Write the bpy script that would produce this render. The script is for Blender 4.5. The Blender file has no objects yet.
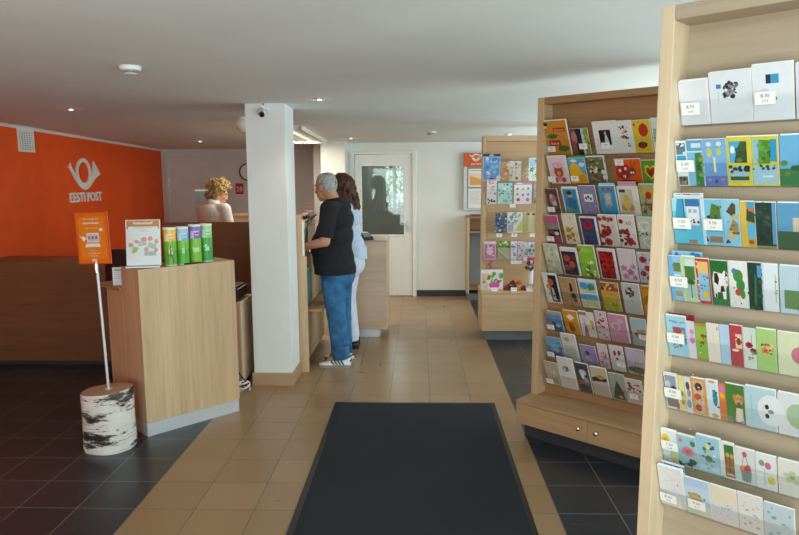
import bpy, bmesh, math, random
from mathutils import Vector, Matrix, Euler
R = math.radians
sc = bpy.context.scene
COL = sc.collection

# ------------------------------------------------------------------ colour / materials
def s2l(c):
    return c / 12.92 if c <= 0.04045 else ((c + 0.055) / 1.055) ** 2.4
def hx(h):
    if len(h) == 3: h = ''.join(a + a for a in h)
    return tuple(s2l(int(h[i:i + 2], 16) / 255) for i in (0, 2, 4)) + (1.0,)

class NT:
    def __init__(s, name):
        s.m = bpy.data.materials.new(name); s.m.use_nodes = True
        s.t = s.m.node_tree; s.t.nodes.clear()
        s.out = s.n('ShaderNodeOutputMaterial')
        s.b = s.n('ShaderNodeBsdfPrincipled'); s.l(s.b, 0, s.out, 0)
    def n(s, t, **k):
        o = s.t.nodes.new(t)
        for a, b in k.items(): setattr(o, a, b)
        return o
    def l(s, a, i, b, j): s.t.links.new(a.outputs[i], b.inputs[j])
    def setp(s, **k):
        for a, b in k.items(): s.b.inputs[a.replace('_', ' ')].default_value = b
    def coords(s, scale=(1, 1, 1), src='Object', rot=(0, 0, 0)):
        tc = s.n('ShaderNodeTexCoord'); mp = s.n('ShaderNodeMapping')
        mp.inputs['Scale'].default_value = scale; mp.inputs['Rotation'].default_value = rot
        s.l(tc, src, mp, 0); return mp
    def noise(s, mp, scale, detail=4, rough=.55):
        n = s.n('ShaderNodeTexNoise'); n.inputs['Scale'].default_value = scale
        n.inputs['Detail'].default_value = detail; n.inputs['Roughness'].default_value = rough
        s.l(mp, 0, n, 'Vector'); return n
    def ramp(s, src, i, stops):
        r = s.n('ShaderNodeValToRGB'); e = r.color_ramp.elements
        while len(e) < len(stops): e.new(.5)
        for k, (p, c) in enumerate(stops): e[k].position = p; e[k].color = c
        s.l(src, i, r, 0); return r
    def bump(s, src, i, strength, dist=.002):
        b = s.n('ShaderNodeBump'); b.inputs['Strength'].default_value = strength
        b.inputs['Distance'].default_value = dist
        s.l(src, i, b, 'Height'); s.l(b, 0, s.b, 'Normal')

def mul(c, k): return (c[0] * k, c[1] * k, c[2] * k, 1)

def plain(name, col, rough=.5, var=.06, nscale=14, bump=.0, metal=0, bscale=None):
    t = NT(name); c = hx(col) if isinstance(col, str) else col
    mp = t.coords(); n = t.noise(mp, nscale)
    r = t.ramp(n, 0, [(.3, mul(c, 1 - var)), (.7, mul(c, 1 + var))])
    t.l(r, 0, t.b, 'Base Color'); t.setp(Roughness=rough, Metallic=metal)
    if bump:
        n2 = t.noise(mp, bscale or nscale * 6, 3); t.bump(n2, 0, bump)
    return t.m

def wood(name, col, axis='z', rough=.45, contrast=.16):
    t = NT(name); c = hx(col)
    s = {'z': (26, 26, 1.1), 'x': (1.1, 26, 26), 'y': (26, 1.1, 26)}[axis]
    mp = t.coords(s); n = t.noise(mp, 2.2, 5, .6)
    s2 = tuple(v * .22 for v in s); mp2 = t.coords(s2); n2 = t.noise(mp2, 1.6, 2)
    r = t.ramp(n, 0, [(.28, mul(c, 1 - contrast)), (.5, c), (.75, mul(c, 1 + contrast * .7))])
    r2 = t.ramp(n2, 0, [(.3, (.84, .82, .78, 1)), (.7, (1.06, 1.06, 1.06, 1))])
    mx = t.n('ShaderNodeMix', data_type='RGBA', blend_type='MULTIPLY'); mx.inputs[0].default_value = 1
    t.l(r, 0, mx, 6); t.l(r2, 0, mx, 7); t.l(mx, 2, t.b, 'Base Color')
    t.setp(Roughness=rough); t.bump(n, 0, .08, .001)
    return t.m

def attr_mat(name, rough=.4, coat=0):
    t = NT(name); a = t.n('ShaderNodeAttribute'); a.attribute_name = 'Col'
    mp = t.coords(); n = t.noise(mp, 60, 2); r = t.ramp(n, 0, [(.3, (.95, .95, .95, 1)), (.7, (1, 1, 1, 1))])
    mx = t.n('ShaderNodeMix', data_type='RGBA', blend_type='MULTIPLY'); mx.inputs[0].default_value = 1
    t.l(a, 0, mx, 6); t.l(r, 0, mx, 7); t.l(mx, 2, t.b, 'Base Color')
    t.setp(Roughness=rough)
    return t.m

def clear(name, tint=(1, 1, 1, 1), gloss=.07, rough=.05):
    t = NT(name); t.t.nodes.remove(t.b)
    tr = t.n('ShaderNodeBsdfTransparent'); tr.inputs[0].default_value = tint
    gl = t.n('ShaderNodeBsdfGlossy'); gl.inputs['Roughness'].default_value = rough
    fr = t.n('ShaderNodeFresnel'); fr.inputs[0].default_value = 1.45
    mp = t.coords(); n = t.noise(mp, 3)
    ma = t.n('ShaderNodeMath', operation='MULTIPLY'); t.l(fr, 0, ma, 0)
    rr = t.n('ShaderNodeMapRange'); rr.inputs[3].default_value = gloss * 9; rr.inputs[4].default_value = gloss * 11
    t.l(n, 0, rr, 0); t.l(rr, 0, ma, 1)
    m = t.n('ShaderNodeMixShader'); t.l(ma, 0, m, 0); t.l(tr, 0, m, 1); t.l(gl, 0, m, 2)
    t.l(m, 0, t.out, 0); return t.m

def emit(name, col, k):
    t = NT(name); t.setp(Base_Color=hx(col), Emission_Color=hx(col), Emission_Strength=k); return t.m

M = {}
M['oak_v'] = wood('oak_vertical_grain', 'ccae8a', 'z')
M['oak_h'] = wood('oak_horizontal_grain', 'a37e58', 'x')
M['oak_pale'] = wood('oak_pale', 'd9c3a4', 'z', contrast=.1)
M['oak_paleh'] = wood('oak_pale_horizontal', 'b0a08a', 'x', contrast=.1)
M['oak_greyh'] = wood('oak_block', 'd2b79d', 'x', contrast=.12)
M['oak_panel'] = wood('oak_panel_long', '775234', 'x', contrast=.2)
M['oak_mid'] = wood('oak_light_rack', 'cfb088', 'x', contrast=.1)
M['oak_screen'] = wood('oak_screen', '94673f', 'x', contrast=.14)
M['oak_cab'] = wood('oak_cabinet', 'b8966f', 'x', contrast=.12)
M['ceiling'] = plain('ceiling_paint', 'e3eae8', .9, .02, 3, .05)
M['wall'] = plain('wall_white_paint', 'edf1ee', .85, .02, 4, .05)
M['wall_grey'] = plain('wall_office_paint', 'd6d4d0', .85, .02, 4, .05)
M['orange'] = plain('wall_orange_paint', 'ee5400', .6, .05, 5, .05)
M['pillar'] = plain('pillar_paint', 'e4e6e6', .8, .02, 5, .08)
M['white'] = plain('white_plastic', 'ecebe6', .4, .02)
M['trimwhite'] = plain('white_lacquer', 'eff3f0', .45, .02)
M['black'] = plain('black_plastic', '17171a', .35, .1)
M['dgrey'] = plain('dark_grey_plastic', '3a3b3e', .5, .08)
M['grey'] = plain('grey_plastic', '8f9496', .5, .05)
M['alu'] = plain('brushed_aluminium', 'd0d4d6', .42, .04, 40, metal=.35)
M['chrome'] = plain('chrome', 'dddddd', .15, .02, metal=1)
M['plinth'] = plain('plinth_grey_laminate', '6f7375', .5, .05)
M['basetile'] = plain('baseboard_black_tile', '26282a', .4, .1)
M['peat'] = plain('beige_ceramic_tile', 'b09370', .4, .05, 6)
M['print'] = attr_mat('printed_paper', .42)
M['satin'] = attr_mat('printed_plastic', .3)
M['matte'] = attr_mat('matte_colour', .75)
M['acrylic'] = clear('clear_acrylic', (.985, .99, .99, 1), .02)
M['glass'] = clear('window_glass', (.87, .91, .86, 1), .09, .02)
M['lamp'] = emit('lamp_warm', 'fff0d8', 3.0)
M['tube'] = emit('fluorescent_tube', 'fff3d6', 1.3)
M['skin'] = plain('skin', 'c08a6c', .55, .06, 20, .05)
M['skin2'] = plain('skin_fair', 'cf9a82', .55, .06, 20, .05)
M['hair_grey'] = plain('hair_grey', 'a09d98', .7, .3, 60, .5)
M['hair_brown'] = plain('hair_brown', '4a2a1c', .6, .35, 50, .6)
M['hair_blond'] = plain('hair_blond', 'b5945c', .65, .35, 45, .6)
M['navy'] = plain('black_knit_cotton', '0f1016', .9, .15, 30, .3, bscale=300)
M['paleblue'] = plain('pale_blue_cotton', 'c3d4ea', .85, .05, 20, .3, bscale=200)
M['whitetrouser'] = plain('white_blue_trousers', 'd5e0f0', .85, .05, 20, .3, bscale=200)
M['blouse'] = plain('white_blouse_cotton', 'ece2de', .85, .04, 20, .3, bscale=200)
M['sole'] = plain('shoe_rubber', '8f8d8a', .7, .1)

def jeans_mat():
    t = NT('blue_denim'); mp = t.coords(); n = t.noise(mp, 9, 4); f = t.noise(t.coords((1, 1, .25)), 90, 3)
    r = t.ramp(n, 0, [(.3, hx('1f4a70')), (.55, hx('2f6a98')), (.75, hx('5089b0'))])
    t.l(r, 0, t.b, 'Base Color'); t.setp(Roughness=.85); t.bump(f, 0, .3, .002); return t.m
M['jeans'] = jeans_mat()

def bark_mat():
    t = NT('birch_bark')
    n = t.noise(t.coords((2.4, 2.4, 8)), 1.5, 6, .65)
    r = t.ramp(n, 0, [(.385, hx('1d1a18')), (.445, hx('5a534b')), (.48, hx('d6d1c8')), (.8, hx('f0ede6'))])
    n2 = t.noise(t.coords((6, 6, 60)), 1.5, 3)
    r2 = t.ramp(n2, 0, [(.33, hx('8d867b')), (.42, (1, 1, 1, 1))])
    mx = t.n('ShaderNodeMix', data_type='RGBA', blend_type='MULTIPLY'); mx.inputs[0].default_value = .8
    t.l(r, 0, mx, 6); t.l(r2, 0, mx, 7); t.l(mx, 2, t.b, 'Base Color')
    t.setp(Roughness=.85); t.bump(n, 0, .5, .01); return t.m
M['bark'] = bark_mat()

def rings_mat():
    t = NT('sawn_log_end'); mp = t.coords((1, 1, 1)); w = t.n('ShaderNodeTexWave', wave_type='RINGS', rings_direction='Z')
    w.inputs['Scale'].default_value = 22; w.inputs['Distortion'].default_value = 3.0; w.inputs['Detail'].default_value = 3
    t.l(mp, 0, w, 0); r = t.ramp(w, 0, [(.2, hx('a3805c')), (.8, hx('c3a17a'))])
    t.l(r, 0, t.b, 'Base Color'); t.setp(Roughness=.8); return t.m
M['rings'] = rings_mat()

def mat_mat():
    t = NT('ribbed_carpet_pile'); mp = t.coords(); n = t.noise(mp, 420, 3, .7)
    n3 = t.noise(mp, 3, 3)
    r = t.ramp(n, 0, [(.3, hx('0f1318')), (.6, hx('1f252d')), (.8, hx('3d4650'))])
    r3 = t.ramp(n3, 0, [(.3, (.85, .85, .85, 1)), (.7, (1.1, 1.1, 1.1, 1))])
    mx = t.n('ShaderNodeMix', data_type='RGBA', blend_type='MULTIPLY'); mx.inputs[0].default_value = 1
    t.l(r, 0, mx, 6); t.l(r3, 0, mx, 7); t.l(mx, 2, t.b, 'Base Color')
    t.setp(Roughness=.95); t.bump(n, 0, .8, .006); return t.m
M['pile'] = mat_mat()

TP = .3087
def floor_mat():
    t = NT('floor_tiles'); tc = t.n('ShaderNodeTexCoord'); sep = t.n('ShaderNodeSeparateXYZ'); t.l(tc, 'Object', sep, 0)
    def math_(op, a, b=None, c=None):
        m = t.n('ShaderNodeMath', operation=op)
        for k, v in enumerate((a, b, c)):
            if v is None: continue
            if isinstance(v, (int, float)): m.inputs[k].default_value = v
            else: t.t.links.new(v, m.inputs[k])
        return m.outputs[0]
    X, Y = sep.outputs[0], sep.outputs[1]
    xs = math_('DIVIDE', math_('ADD', X, 1.463 + TP * 40), TP); ys = math_('DIVIDE', math_('ADD', Y, TP * 40 - .10), TP)
    fx = math_('FRACT', xs); fy = math_('FRACT', ys)
    ex = math_('ABSOLUTE', math_('SUBTRACT', fx, .5)); ey = math_('ABSOLUTE', math_('SUBTRACT', fy, .5))
    g = math_('GREATER_THAN', math_('MAXIMUM', ex, ey), .4905)
    inb = math_('MULTIPLY', math_('GREATER_THAN', X, -1.463), math_('LESS_THAN', X, .698))
    cid = t.n('ShaderNodeCombineXYZ'); t.t.links.new(math_('FLOOR', xs), cid.inputs[0]); t.t.links.new(math_('FLOOR', ys), cid.inputs[1])
    wn = t.n('ShaderNodeTexWhiteNoise', noise_dimensions='3D'); t.l(cid, 0, wn, 0)
    cb = t.ramp(wn, 0, [(0, hx('977a58')), (1, hx('a18363'))])
    cd = t.ramp(wn, 0, [(0, hx('262b30')), (1, hx('2f353a'))])
    sp = t.noise(t.coords(), 260, 2); spr = t.ramp(sp, 0, [(.3, (.90, .90, .90, 1)), (.7, (1.07, 1.07, 1.07, 1))])
    def mix(fac, a, b, bt='MIX'):
        m = t.n('ShaderNodeMix', data_type='RGBA', blend_type=bt)
        if isinstance(fac, (int, float)): m.inputs[0].default_value = fac
        else: t.t.links.new(fac, m.inputs[0])
        for k, v in ((6, a), (7, b)):
            if isinstance(v, tuple): m.inputs[k].default_value = v
            else: t.t.links.new(v, m.inputs[k])
        return m.outputs[2]
    base = mix(1, mix(inb, cd.outputs[0], cb.outputs[0]), spr.outputs[0], 'MULTIPLY')
    grout = mix(inb, hx('6c6d6c'), hx('6e5c48'))
    t.t.links.new(mix(g, base, grout), t.b.inputs['Base Color'])
    n = t.noise(t.coords(), 5, 3); rr = t.n('ShaderNodeMapRange'); rr.inputs[3].default_value = .24; rr.inputs[4].default_value = .36
    t.l(n, 0, rr, 0); t.l(rr, 0, t.b, 'Roughness')
    b = t.n('ShaderNodeBump'); b.inputs['Strength'].default_value = .4; b.inputs['Distance'].default_value = .002; b.invert = True
    t.t.links.new(g, b.inputs['Height']); t.l(b, 0, t.b, 'Normal')
    return t.m
M['floor'] = floor_mat()

# ------------------------------------------------------------------ mesh builder
_txt = {}
def text2d(s, bold=0.0):
    """flat glyph mesh of a string: height 1 for capitals, left at x=0; returns verts, faces, width"""
    k = (s, bold)
    if k not in _txt:
        cu = bpy.data.curves.new('t', 'FONT'); cu.body = s; cu.size = 1.37; cu.offset = bold; cu.resolution_u = 3
        o = bpy.data.objects.new('t', cu); COL.objects.link(o)
        bpy.context.view_layer.update()
        me = o.evaluated_get(bpy.context.evaluated_depsgraph_get()).to_mesh()
        v = [(p.co.x, p.co.y) for p in me.vertices]; f = [tuple(p.vertices) for p in me.polygons]
        x0 = min((a for a, b in v), default=0); w = max((a for a, b in v), default=0) - x0
        _txt[k] = ([(a - x0, b) for a, b in v], f, w)
        bpy.data.objects.remove(o); bpy.data.curves.remove(cu)
    return _txt[k]

class MB:
    def __init__(s): s.v = []; s.f = []; s.c = []; s.m = []
    def add(s, vs, fs, col=None, mat=0, X=None):
        b = len(s.v)
        s.v += [tuple(X @ Vector(p)) for p in vs] if X else [tuple(p) for p in vs]
        for f in fs: s.f.append(tuple(i + b for i in f)); s.c.append(col); s.m.append(mat)
        return s
    def box(s, a, b, col=None, mat=0, X=None):
        (x0, y0, z0), (x1, y1, z1) = a, b
        v = [(x0, y0, z0), (x1, y0, z0), (x1, y1, z0), (x0, y1, z0), (x0, y0, z1), (x1, y0, z1), (x1, y1, z1), (x0, y1, z1)]
        return s.add(v, [(0, 3, 2, 1), (4, 5, 6, 7), (0, 1, 5, 4), (1, 2, 6, 5), (2, 3, 7, 6), (3, 0, 4, 7)], col, mat, X)
    def loft(s, rings, col=None, mat=0, X=None, cap=True, closed=False):
        n = len(rings[0]); v = [p for r in rings for p in r]; f = []
        m = len(rings)
        for i in range(m if closed else m - 1):
            for j in range(n):
                a, b = i * n + j, i * n + (j + 1) % n; c, d = ((i + 1) % m) * n + (j + 1) % n, ((i + 1) % m) * n + j
                f.append((a, b, c, d))
        if cap and not closed: f.append(tuple(reversed(range(n)))); f.append(tuple(range((m - 1) * n, m * n)))
        return s.add(v, f, col, mat, X)
    def cone(s, p0, r0, p1, r1, n=20, col=None, mat=0, X=None):
        p0, p1 = Vector(p0), Vector(p1); d = (p1 - p0).normalized()
        a = d.orthogonal().normalized(); b = d.cross(a)
        rg = lambda p, r: [p + a * (r * math.cos(2 * math.pi * k / n)) + b * (r * math.sin(2 * math.pi * k / n)) for k in range(n)]
        return s.loft([rg(p0, r0), rg(p1, r1)], col, mat, X)
    def cyl(s, p0, p1, r, n=20, col=None, mat=0, X=None): return s.cone(p0, r, p1, r, n, col, mat, X)
    def tube(s, pts, r, n=8, col=None, mat=0, X=None, closed=False):
        pts = [Vector(p) for p in pts]; rings = []; pa = None
        for i, p in enumerate(pts):
            q0 = pts[i - 1] if (i or closed) else p; q1 = pts[(i + 1) % len(pts)] if (i < len(pts) - 1 or closed) else p
            d = (q1 - q0).normalized()
            a = d.orthogonal().normalized() if pa is None else (pa - d * pa.dot(d)).normalized()
            pa = a; b = d.cross(a); rr = r[i] if isinstance(r, (list, tuple)) else r
            rings.append([p + a * (rr * math.cos(2 * math.pi * k / n)) + b * (rr * math.sin(2 * math.pi * k / n)) for k in range(n)])
        return s.loft(rings, col, mat, X, closed=closed)
    def sph(s, c, r, n=12, col=None, mat=0, X=None, rot=None):
        r = (r, r, r) if isinstance(r, (int, float)) else r; m = max(4, n // 2 + 1)
        v = []; f = []
        for i in range(1, m):
            t = math.pi * i / m
            for j in range(n):
                p = 2 * math.pi * j / n; v.append(Vector((r[0] * math.sin(t) * math.cos(p), r[1] * math.sin(t) * math.sin(p), r[2] * math.cos(t))))
        v.append(Vector((0, 0, r[2]))); v.append(Vector((0, 0, -r[2])))
        for i in range(m - 2):
            for j in range(n): f.append((i * n + j, (i + 1) * n + j, (i + 1) * n + (j + 1) % n, i * n + (j + 1) % n))
        T, B = len(v) - 2, len(v) - 1
        for j in range(n): f.append((T, j, (j + 1) % n)); f.append((B, (m - 2) * n + (j + 1) % n, (m - 2) * n + j))
        if rot is not None: v = [rot @ p for p in v]
        c = Vector(c); return s.add([p + c for p in v], f, col, mat, X)
    def lathe(s, prof, n=24, col=None, mat=0, X=None):
        rings = [[(r * math.cos(2 * math.pi * k / n), r * math.sin(2 * math.pi * k / n), z) for k in range(n)] for r, z in prof]
        return s.loft(rings, col, mat, X)
    def prism(s, pts, y0, y1, col=None, mat=0, X=None):
        """outline in x-z (counter-clockwise from the front), from y0 (front) to y1"""
        n = len(pts); v = [(x, y0, z) for x, z in pts] + [(x, y1, z) for x, z in pts]
        f = [tuple(range(n)), tuple(reversed(range(n, 2 * n)))]
        for i in range(n): j = (i + 1) % n; f.append((i, n + i, n + j, j))
        return s.add(v, f, col, mat, X)
    def flat(s, pts, y, col, mat=0, X=None):
        return s.add([(x, y, z) for x, z in pts], [tuple(range(len(pts)))], col, mat, X)
    def text(s, string, x, z, size, y, col, mat=0, X=None, bold=.0, align='c', sx=1.0, width=None, depth=0):
        v, f, w = text2d(string, bold)
        k = width / w if width else size * sx
        ox = x - (w * k / 2 if align == 'c' else 0)
        s.add([(ox + a * k, y, z + b * size) for a, b in v], f, col, mat, X); return s
    # picture language for printed things: coordinates 0..1 over a w x h face
    def art(s, prog, w, h, x0=None, z0=0, y=0, X=None, mat=0):
        x0 = -w / 2 if x0 is None else x0
        k = 0
        for line in prog.split(';'):
            t = line.split()
            if not t: continue
            k += 1; yy = y - .00012 * k; o = t[0]
            P = lambda a, b: (x0 + float(a) * w, z0 + float(b) * h)
            def ell(cx, cy, rx, ry, c, n=14, rot=0):
                cs, sn = math.cos(rot), math.sin(rot); pp = []
                for q in range(n):
                    a, b = rx * math.cos(2 * math.pi * q / n), ry * math.sin(2 * math.pi * q / n)
                    pp.append((cx + a * cs - b * sn, cy + a * sn + b * cs))
                s.flat(pp, yy, hx(c), mat, X)
            if o == 'r':
                a, b = P(t[1], t[2]), P(t[3], t[4]); s.flat([a, (b[0], a[1]), b, (a[0], b[1])], yy, hx(t[5]), mat, X)
            elif o == 'e':
                c = P(t[1], t[2]); ell(c[0], c[1], float(t[3]) * w, float(t[4]) * h, t[5])
            elif o == 'p':
                s.flat([P(t[q], t[q + 1]) for q in range(2, len(t), 2)], yy, hx(t[1]), mat, X)
            elif o == 'l':
                a, b = Vector(P(t[1], t[2])), Vector(P(t[3], t[4])); d = (b - a).normalized(); q = Vector((-d.y, d.x)) * float(t[5]) * w / 2
                s.flat([tuple(a - q), tuple(b - q), tuple(b + q), tuple(a + q)], yy, hx(t[6]), mat, X)
            elif o == 'f':      # flower: centre, radius (of the width), petal colour, heart colour
                c = P(t[1], t[2]); r = float(t[3]) * w
                for q in range(5):
                    a = q * 1.2566 + .3; ell(c[0] + r * .55 * math.cos(a), c[1] + r * .55 * math.sin(a), r * .5, r * .38, t[4], 9, a)
                yy -= .00006; ell(c[0], c[1], r * .3, r * .3, t[5], 8)
            elif o == 'o':      # full rose: centre, radius (of the width), outer and inner colour
                c = P(t[1], t[2]); r = float(t[3]) * w; c1, c2 = hx(t[4]), hx(t[5])
                for q, (nn, dd, pr) in enumerate(((7, .62, .46), (6, .42, .38), (4, .22, .28), (1, 0, .16))):
                    f_ = q / 3; cc = tuple(a * (1 - f_) + b * f_ for a, b in zip(c1, c2))
                    for g_ in range(nn):
                        a = g_ * 6.2832 / nn + q * .5; yy -= .000008; k_ = 1.0 if g_ % 2 else .86
                        pp = [(c[0] + r * dd * math.cos(a) + r * pr * math.cos(u_), c[1] + r * dd * math.sin(a) + r * pr * math.sin(u_)) for u_ in [h_ * .6283 for h_ in range(10)]]
                        s.flat(pp, yy, (cc[0] * k_, cc[1] * k_, cc[2] * k_, 1), mat, X)
            elif o == 's':      # scatter of n small blobs in a box
                g = random.Random(int(t[2])); n = int(t[1]); x1, y1, x2, y2, r = map(float, t[3:8])
                for q in range(n):
                    c = P(x1 + (x2 - x1) * g.random(), y1 + (y2 - y1) * g.random()); rr = r * w * (.6 + .8 * g.random())
                    yy -= .000004; ell(c[0], c[1], rr, rr * (.6 + .7 * g.random()), t[8 + g.randrange(len(t) - 8)], 8, g.random() * 3)
            elif o == 't':
                c = P(t[1], t[2]); s.text(' '.join(t[5:]), c[0], c[1], float(t[3]) * h, yy, hx(t[4]), mat, X, width=None)
        return s
    def build(s, name, mats, parent=None, loc=None, rot=None, smooth=False, bevel=0, mtx=None):
        me = bpy.data.meshes.new(name); me.from_pydata(s.v, [], s.f); me.update()
        mats = mats if isinstance(mats, (list, tuple)) else [mats]
        for m in mats: me.materials.append(m if not isinstance(m, str) else M[m])
        if len(mats) > 1: me.polygons.foreach_set('material_index', s.m)
        if any(c is not None for c in s.c):
            at = me.color_attributes.new('Col', 'FLOAT_COLOR', 'CORNER'); buf = []
            for p, c in zip(me.polygons, s.c): buf += list(c or (.8, .8, .8, 1)) * p.loop_total
            at.data.foreach_set('color', buf)
        if smooth:
            me.polygons.foreach_set('use_smooth', [True] * len(me.polygons))
            if smooth != 'all': me.set_sharp_from_angle(angle=R(40))
        o = bpy.data.objects.new(name, me); COL.objects.link(o)
        if parent: o.parent = parent
        if loc: o.location = loc
        if rot: o.rotation_euler = rot
        if mtx: o.matrix_world = mtx
        if bevel:
            b = o.modifiers.new('edge', 'BEVEL'); b.width = bevel; b.segments = 2; b.limit_method = 'ANGLE'
        return o

def tag(o, label, cat, group=None):
    o['label'] = label; o['category'] = cat
    if group: o['group'] = group
    return o
def thing(name, label, cat, loc=(0, 0, 0), rz=0, group=None):
    o = bpy.data.objects.new(name, None); COL.objects.link(o); o.empty_display_size = .1
    o.location = loc; o.rotation_euler = (0, 0, rz); return tag(o, label, cat, group)
def struct(o): o['kind'] = 'structure'; return o
def bx(a, b, name, mat, parent=None, bevel=0, **k): return MB().box(a, b).build(name, mat, parent, bevel=bevel, **k)
W = lambda p, rz: Matrix.Translation(p) @ Matrix.Rotation(rz, 4, 'Z')
CAM = ((0.9994, 0.034118, -0.006048), (0.00118, 0.140924, 0.99002), (-0.03463, 0.989432, -0.140799))
PW = dict(ent=76, fl=14, fr=27, rn=110, rm=33, rf=42, lob=5.0, dl=9, fix=24, sky=1.0, exp=0.38)
# ------------------------------------------------------------------ the room
CZ = lambda y: 2.373 - .0214 * y            # the ceiling falls slightly towards the back
YB, YF, XL, XR = 9.45, -1.8, -4.05, 2.6
struct(MB().box((XL - .3, YF - .3, -.12), (XR + .3, 13.2, 0)).build('floor', 'floor'))
c = MB(); c.add([(XL - .2, YF - .2, CZ(YF)), (XR + .2, YF - .2, CZ(YF)), (XR + .2, 12.4, CZ(12.4)), (XL - .2, 12.4, CZ(12.4)),
                 (XL - .2, YF - .2, 2.75), (XR + .2, YF - .2, 2.75), (XR + .2, 12.4, 2.75), (XL - .2, 12.4, 2.75)],
                [(0, 3, 2, 1), (4, 5, 6, 7), (0, 1, 5, 4), (1, 2, 6, 5), (2, 3, 7, 6), (3, 0, 4, 7)])
struct(c.build('ceiling', 'ceiling'))
TOP = 2.5
struct(bx((XL - .12, YF, 0), (XL, 10.62, TOP), 'wall_left', 'orange'))
struct(bx((XL - .12, 10.5, 0), (-1.0, 10.62, TOP), 'wall_office', 'wall_grey'))
struct(bx((-1.33, 9.12, 0), (-1.0, 10.5, TOP), 'wall_return', 'wall'))
wb = MB(); wb.box((-1.0, YB, 0), (-.905, YB + .12, TOP)); wb.box((-.095, YB, 0), (XR, YB + .12, TOP)); wb.box((-.905, YB, 2.02), (-.095, YB + .12, TOP))
struct(wb.build('wall_back', 'wall'))
# right wall with two window openings, hidden behind the racks, and one by the entrance
def wall_x(x, y0, y1, holes, name, mat, t=.12):
    m = MB(); ys = y0
    for (a, b, z0, z1) in holes:
        m.box((x, ys, 0), (x + t, a, TOP)); m.box((x, a, 0), (x + t, b, z0)); m.box((x, a, z1), (x + t, b, TOP)); ys = b
    m.box((x, ys, 0), (x + t, y1, TOP)); return struct(m.build(name, mat))
RW = [(-1.2, 1.6, .75, 2.1), (3.2, 5.4, .95, 2.1), (6.0, 8.8, .95, 2.1)]
wall_x(XR, YF, YB, RW, 'wall_right', 'wall')
FW = [(-3.7, -1.9, .8, 2.15), (-1.5, .1, .05, 2.15), (.4, 2.3, .8, 2.15)]
m = MB(); xs = XL
for (a, b, z0, z1) in FW:
    m.box((xs, YF - .12, 0), (a, YF, TOP)); m.box((a, YF - .12, 0), (b, YF, z0)); m.box((a, YF - .12, z1), (b, YF, TOP)); xs = b
m.box((xs, YF - .12, 0), (XR, YF, TOP)); struct(m.build('wall_front', 'wall'))
def window(k, o0, o1, axis, pos, z0, z1):
    m = MB(); w = .05
    def b(a0, a1, c0, c1, d0=.03, d1=.08):
        if axis == 'x': m.box((pos + d0, a0, c0), (pos + d1, a1, c1))
        else: m.box((a0, pos - d1, c0), (a1, pos - d0, c1))
    b(o0, o1, z0, z0 + w); b(o0, o1, z1 - w, z1); b(o0, o0 + w, z0 + w, z1 - w); b(o1 - w, o1, z0 + w, z1 - w)
    mid = (o0 + o1) / 2; b(mid - w / 2, mid + w / 2, z0 + w, z1 - w)
    f = struct(m.build('window_%d' % k, 'trimwhite'))
    m = MB()
    if axis == 'x': m.box((pos + .05, o0 + w, z0 + w), (pos + .056, o1 - w, z1 - w))
    else: m.box((o0 + w, pos - .056, z0 + w), (o1 - w, pos - .05, z1 - w))
    m.build('pane', 'glass', f)
k = 1
for (a, b, z0, z1) in RW: window(k, a, b, 'x', XR, z0, z1); k += 1
for (a, b, z0, z1) in FW: window(k, a, b, 'y', YF, z0, z1); k += 1
# lobby behind the glazed door, added window and bush stand in for reflected greenery
struct(bx((-1.5, YB + .12, 0), (-1.38, 12.0, TOP), 'wall_lobby_left', 'wall_grey'))
struct(bx((.55, YB + .12, 0), (.67, 12.0, TOP), 'wall_lobby_right', 'wall_grey'))
m = MB(); m.box((-1.5, 12.0, 0), (-.64, 12.1, TOP)); m.box((-.24, 12.0, 0), (.67, 12.1, TOP)); m.box((-.64, 12.0, 0), (-.24, 12.1, 1.1)); m.box((-.64, 12.0, 2.0), (-.24, 12.1, TOP))
struct(m.build('wall_lobby_back', 'wall_grey'))
window(k, -.64, -.24, 'y', 12.13, 1.1, 2.0)
# baseboards
bx((-.055, YB - .014, 0), (XR, YB, .088), 'baseboard_back', 'basetile')
struct(bpy.data.objects['baseboard_back'])
m = MB()
m.box((-1.366, 5.247, 0), (-1.026, 5.262, .108)); m.box((-1.040, 5.262, 0), (-1.026, 5.615, .108)); m.box((-1.366, 5.262, 0), (-1.352, 5.615, .108))
p = struct(m.build('baseboard_pillar', 'peat', bevel=.002))
struct(bx((-1.352, 5.262, 0), (-1.040, 5.615, CZ(5.4) + .02), 'wall_pillar', 'pillar', bevel=.004))
# cornice bead on the orange wall
m = MB(); m.add([(XL, -1.8, CZ(-1.8) - .03), (XL + .03, -1.8, CZ(-1.8) - .001), (XL, 10.5, CZ(10.5) - .03), (XL + .03, 10.5, CZ(10.5) - .001), (XL, -1.8, CZ(-1.8)), (XL, 10.5, CZ(10.5))], [(0, 1, 3, 2), (0, 2, 5, 4), (1, 4, 5, 3)])
struct(m.build('trim_1', 'trimwhite'))

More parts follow.
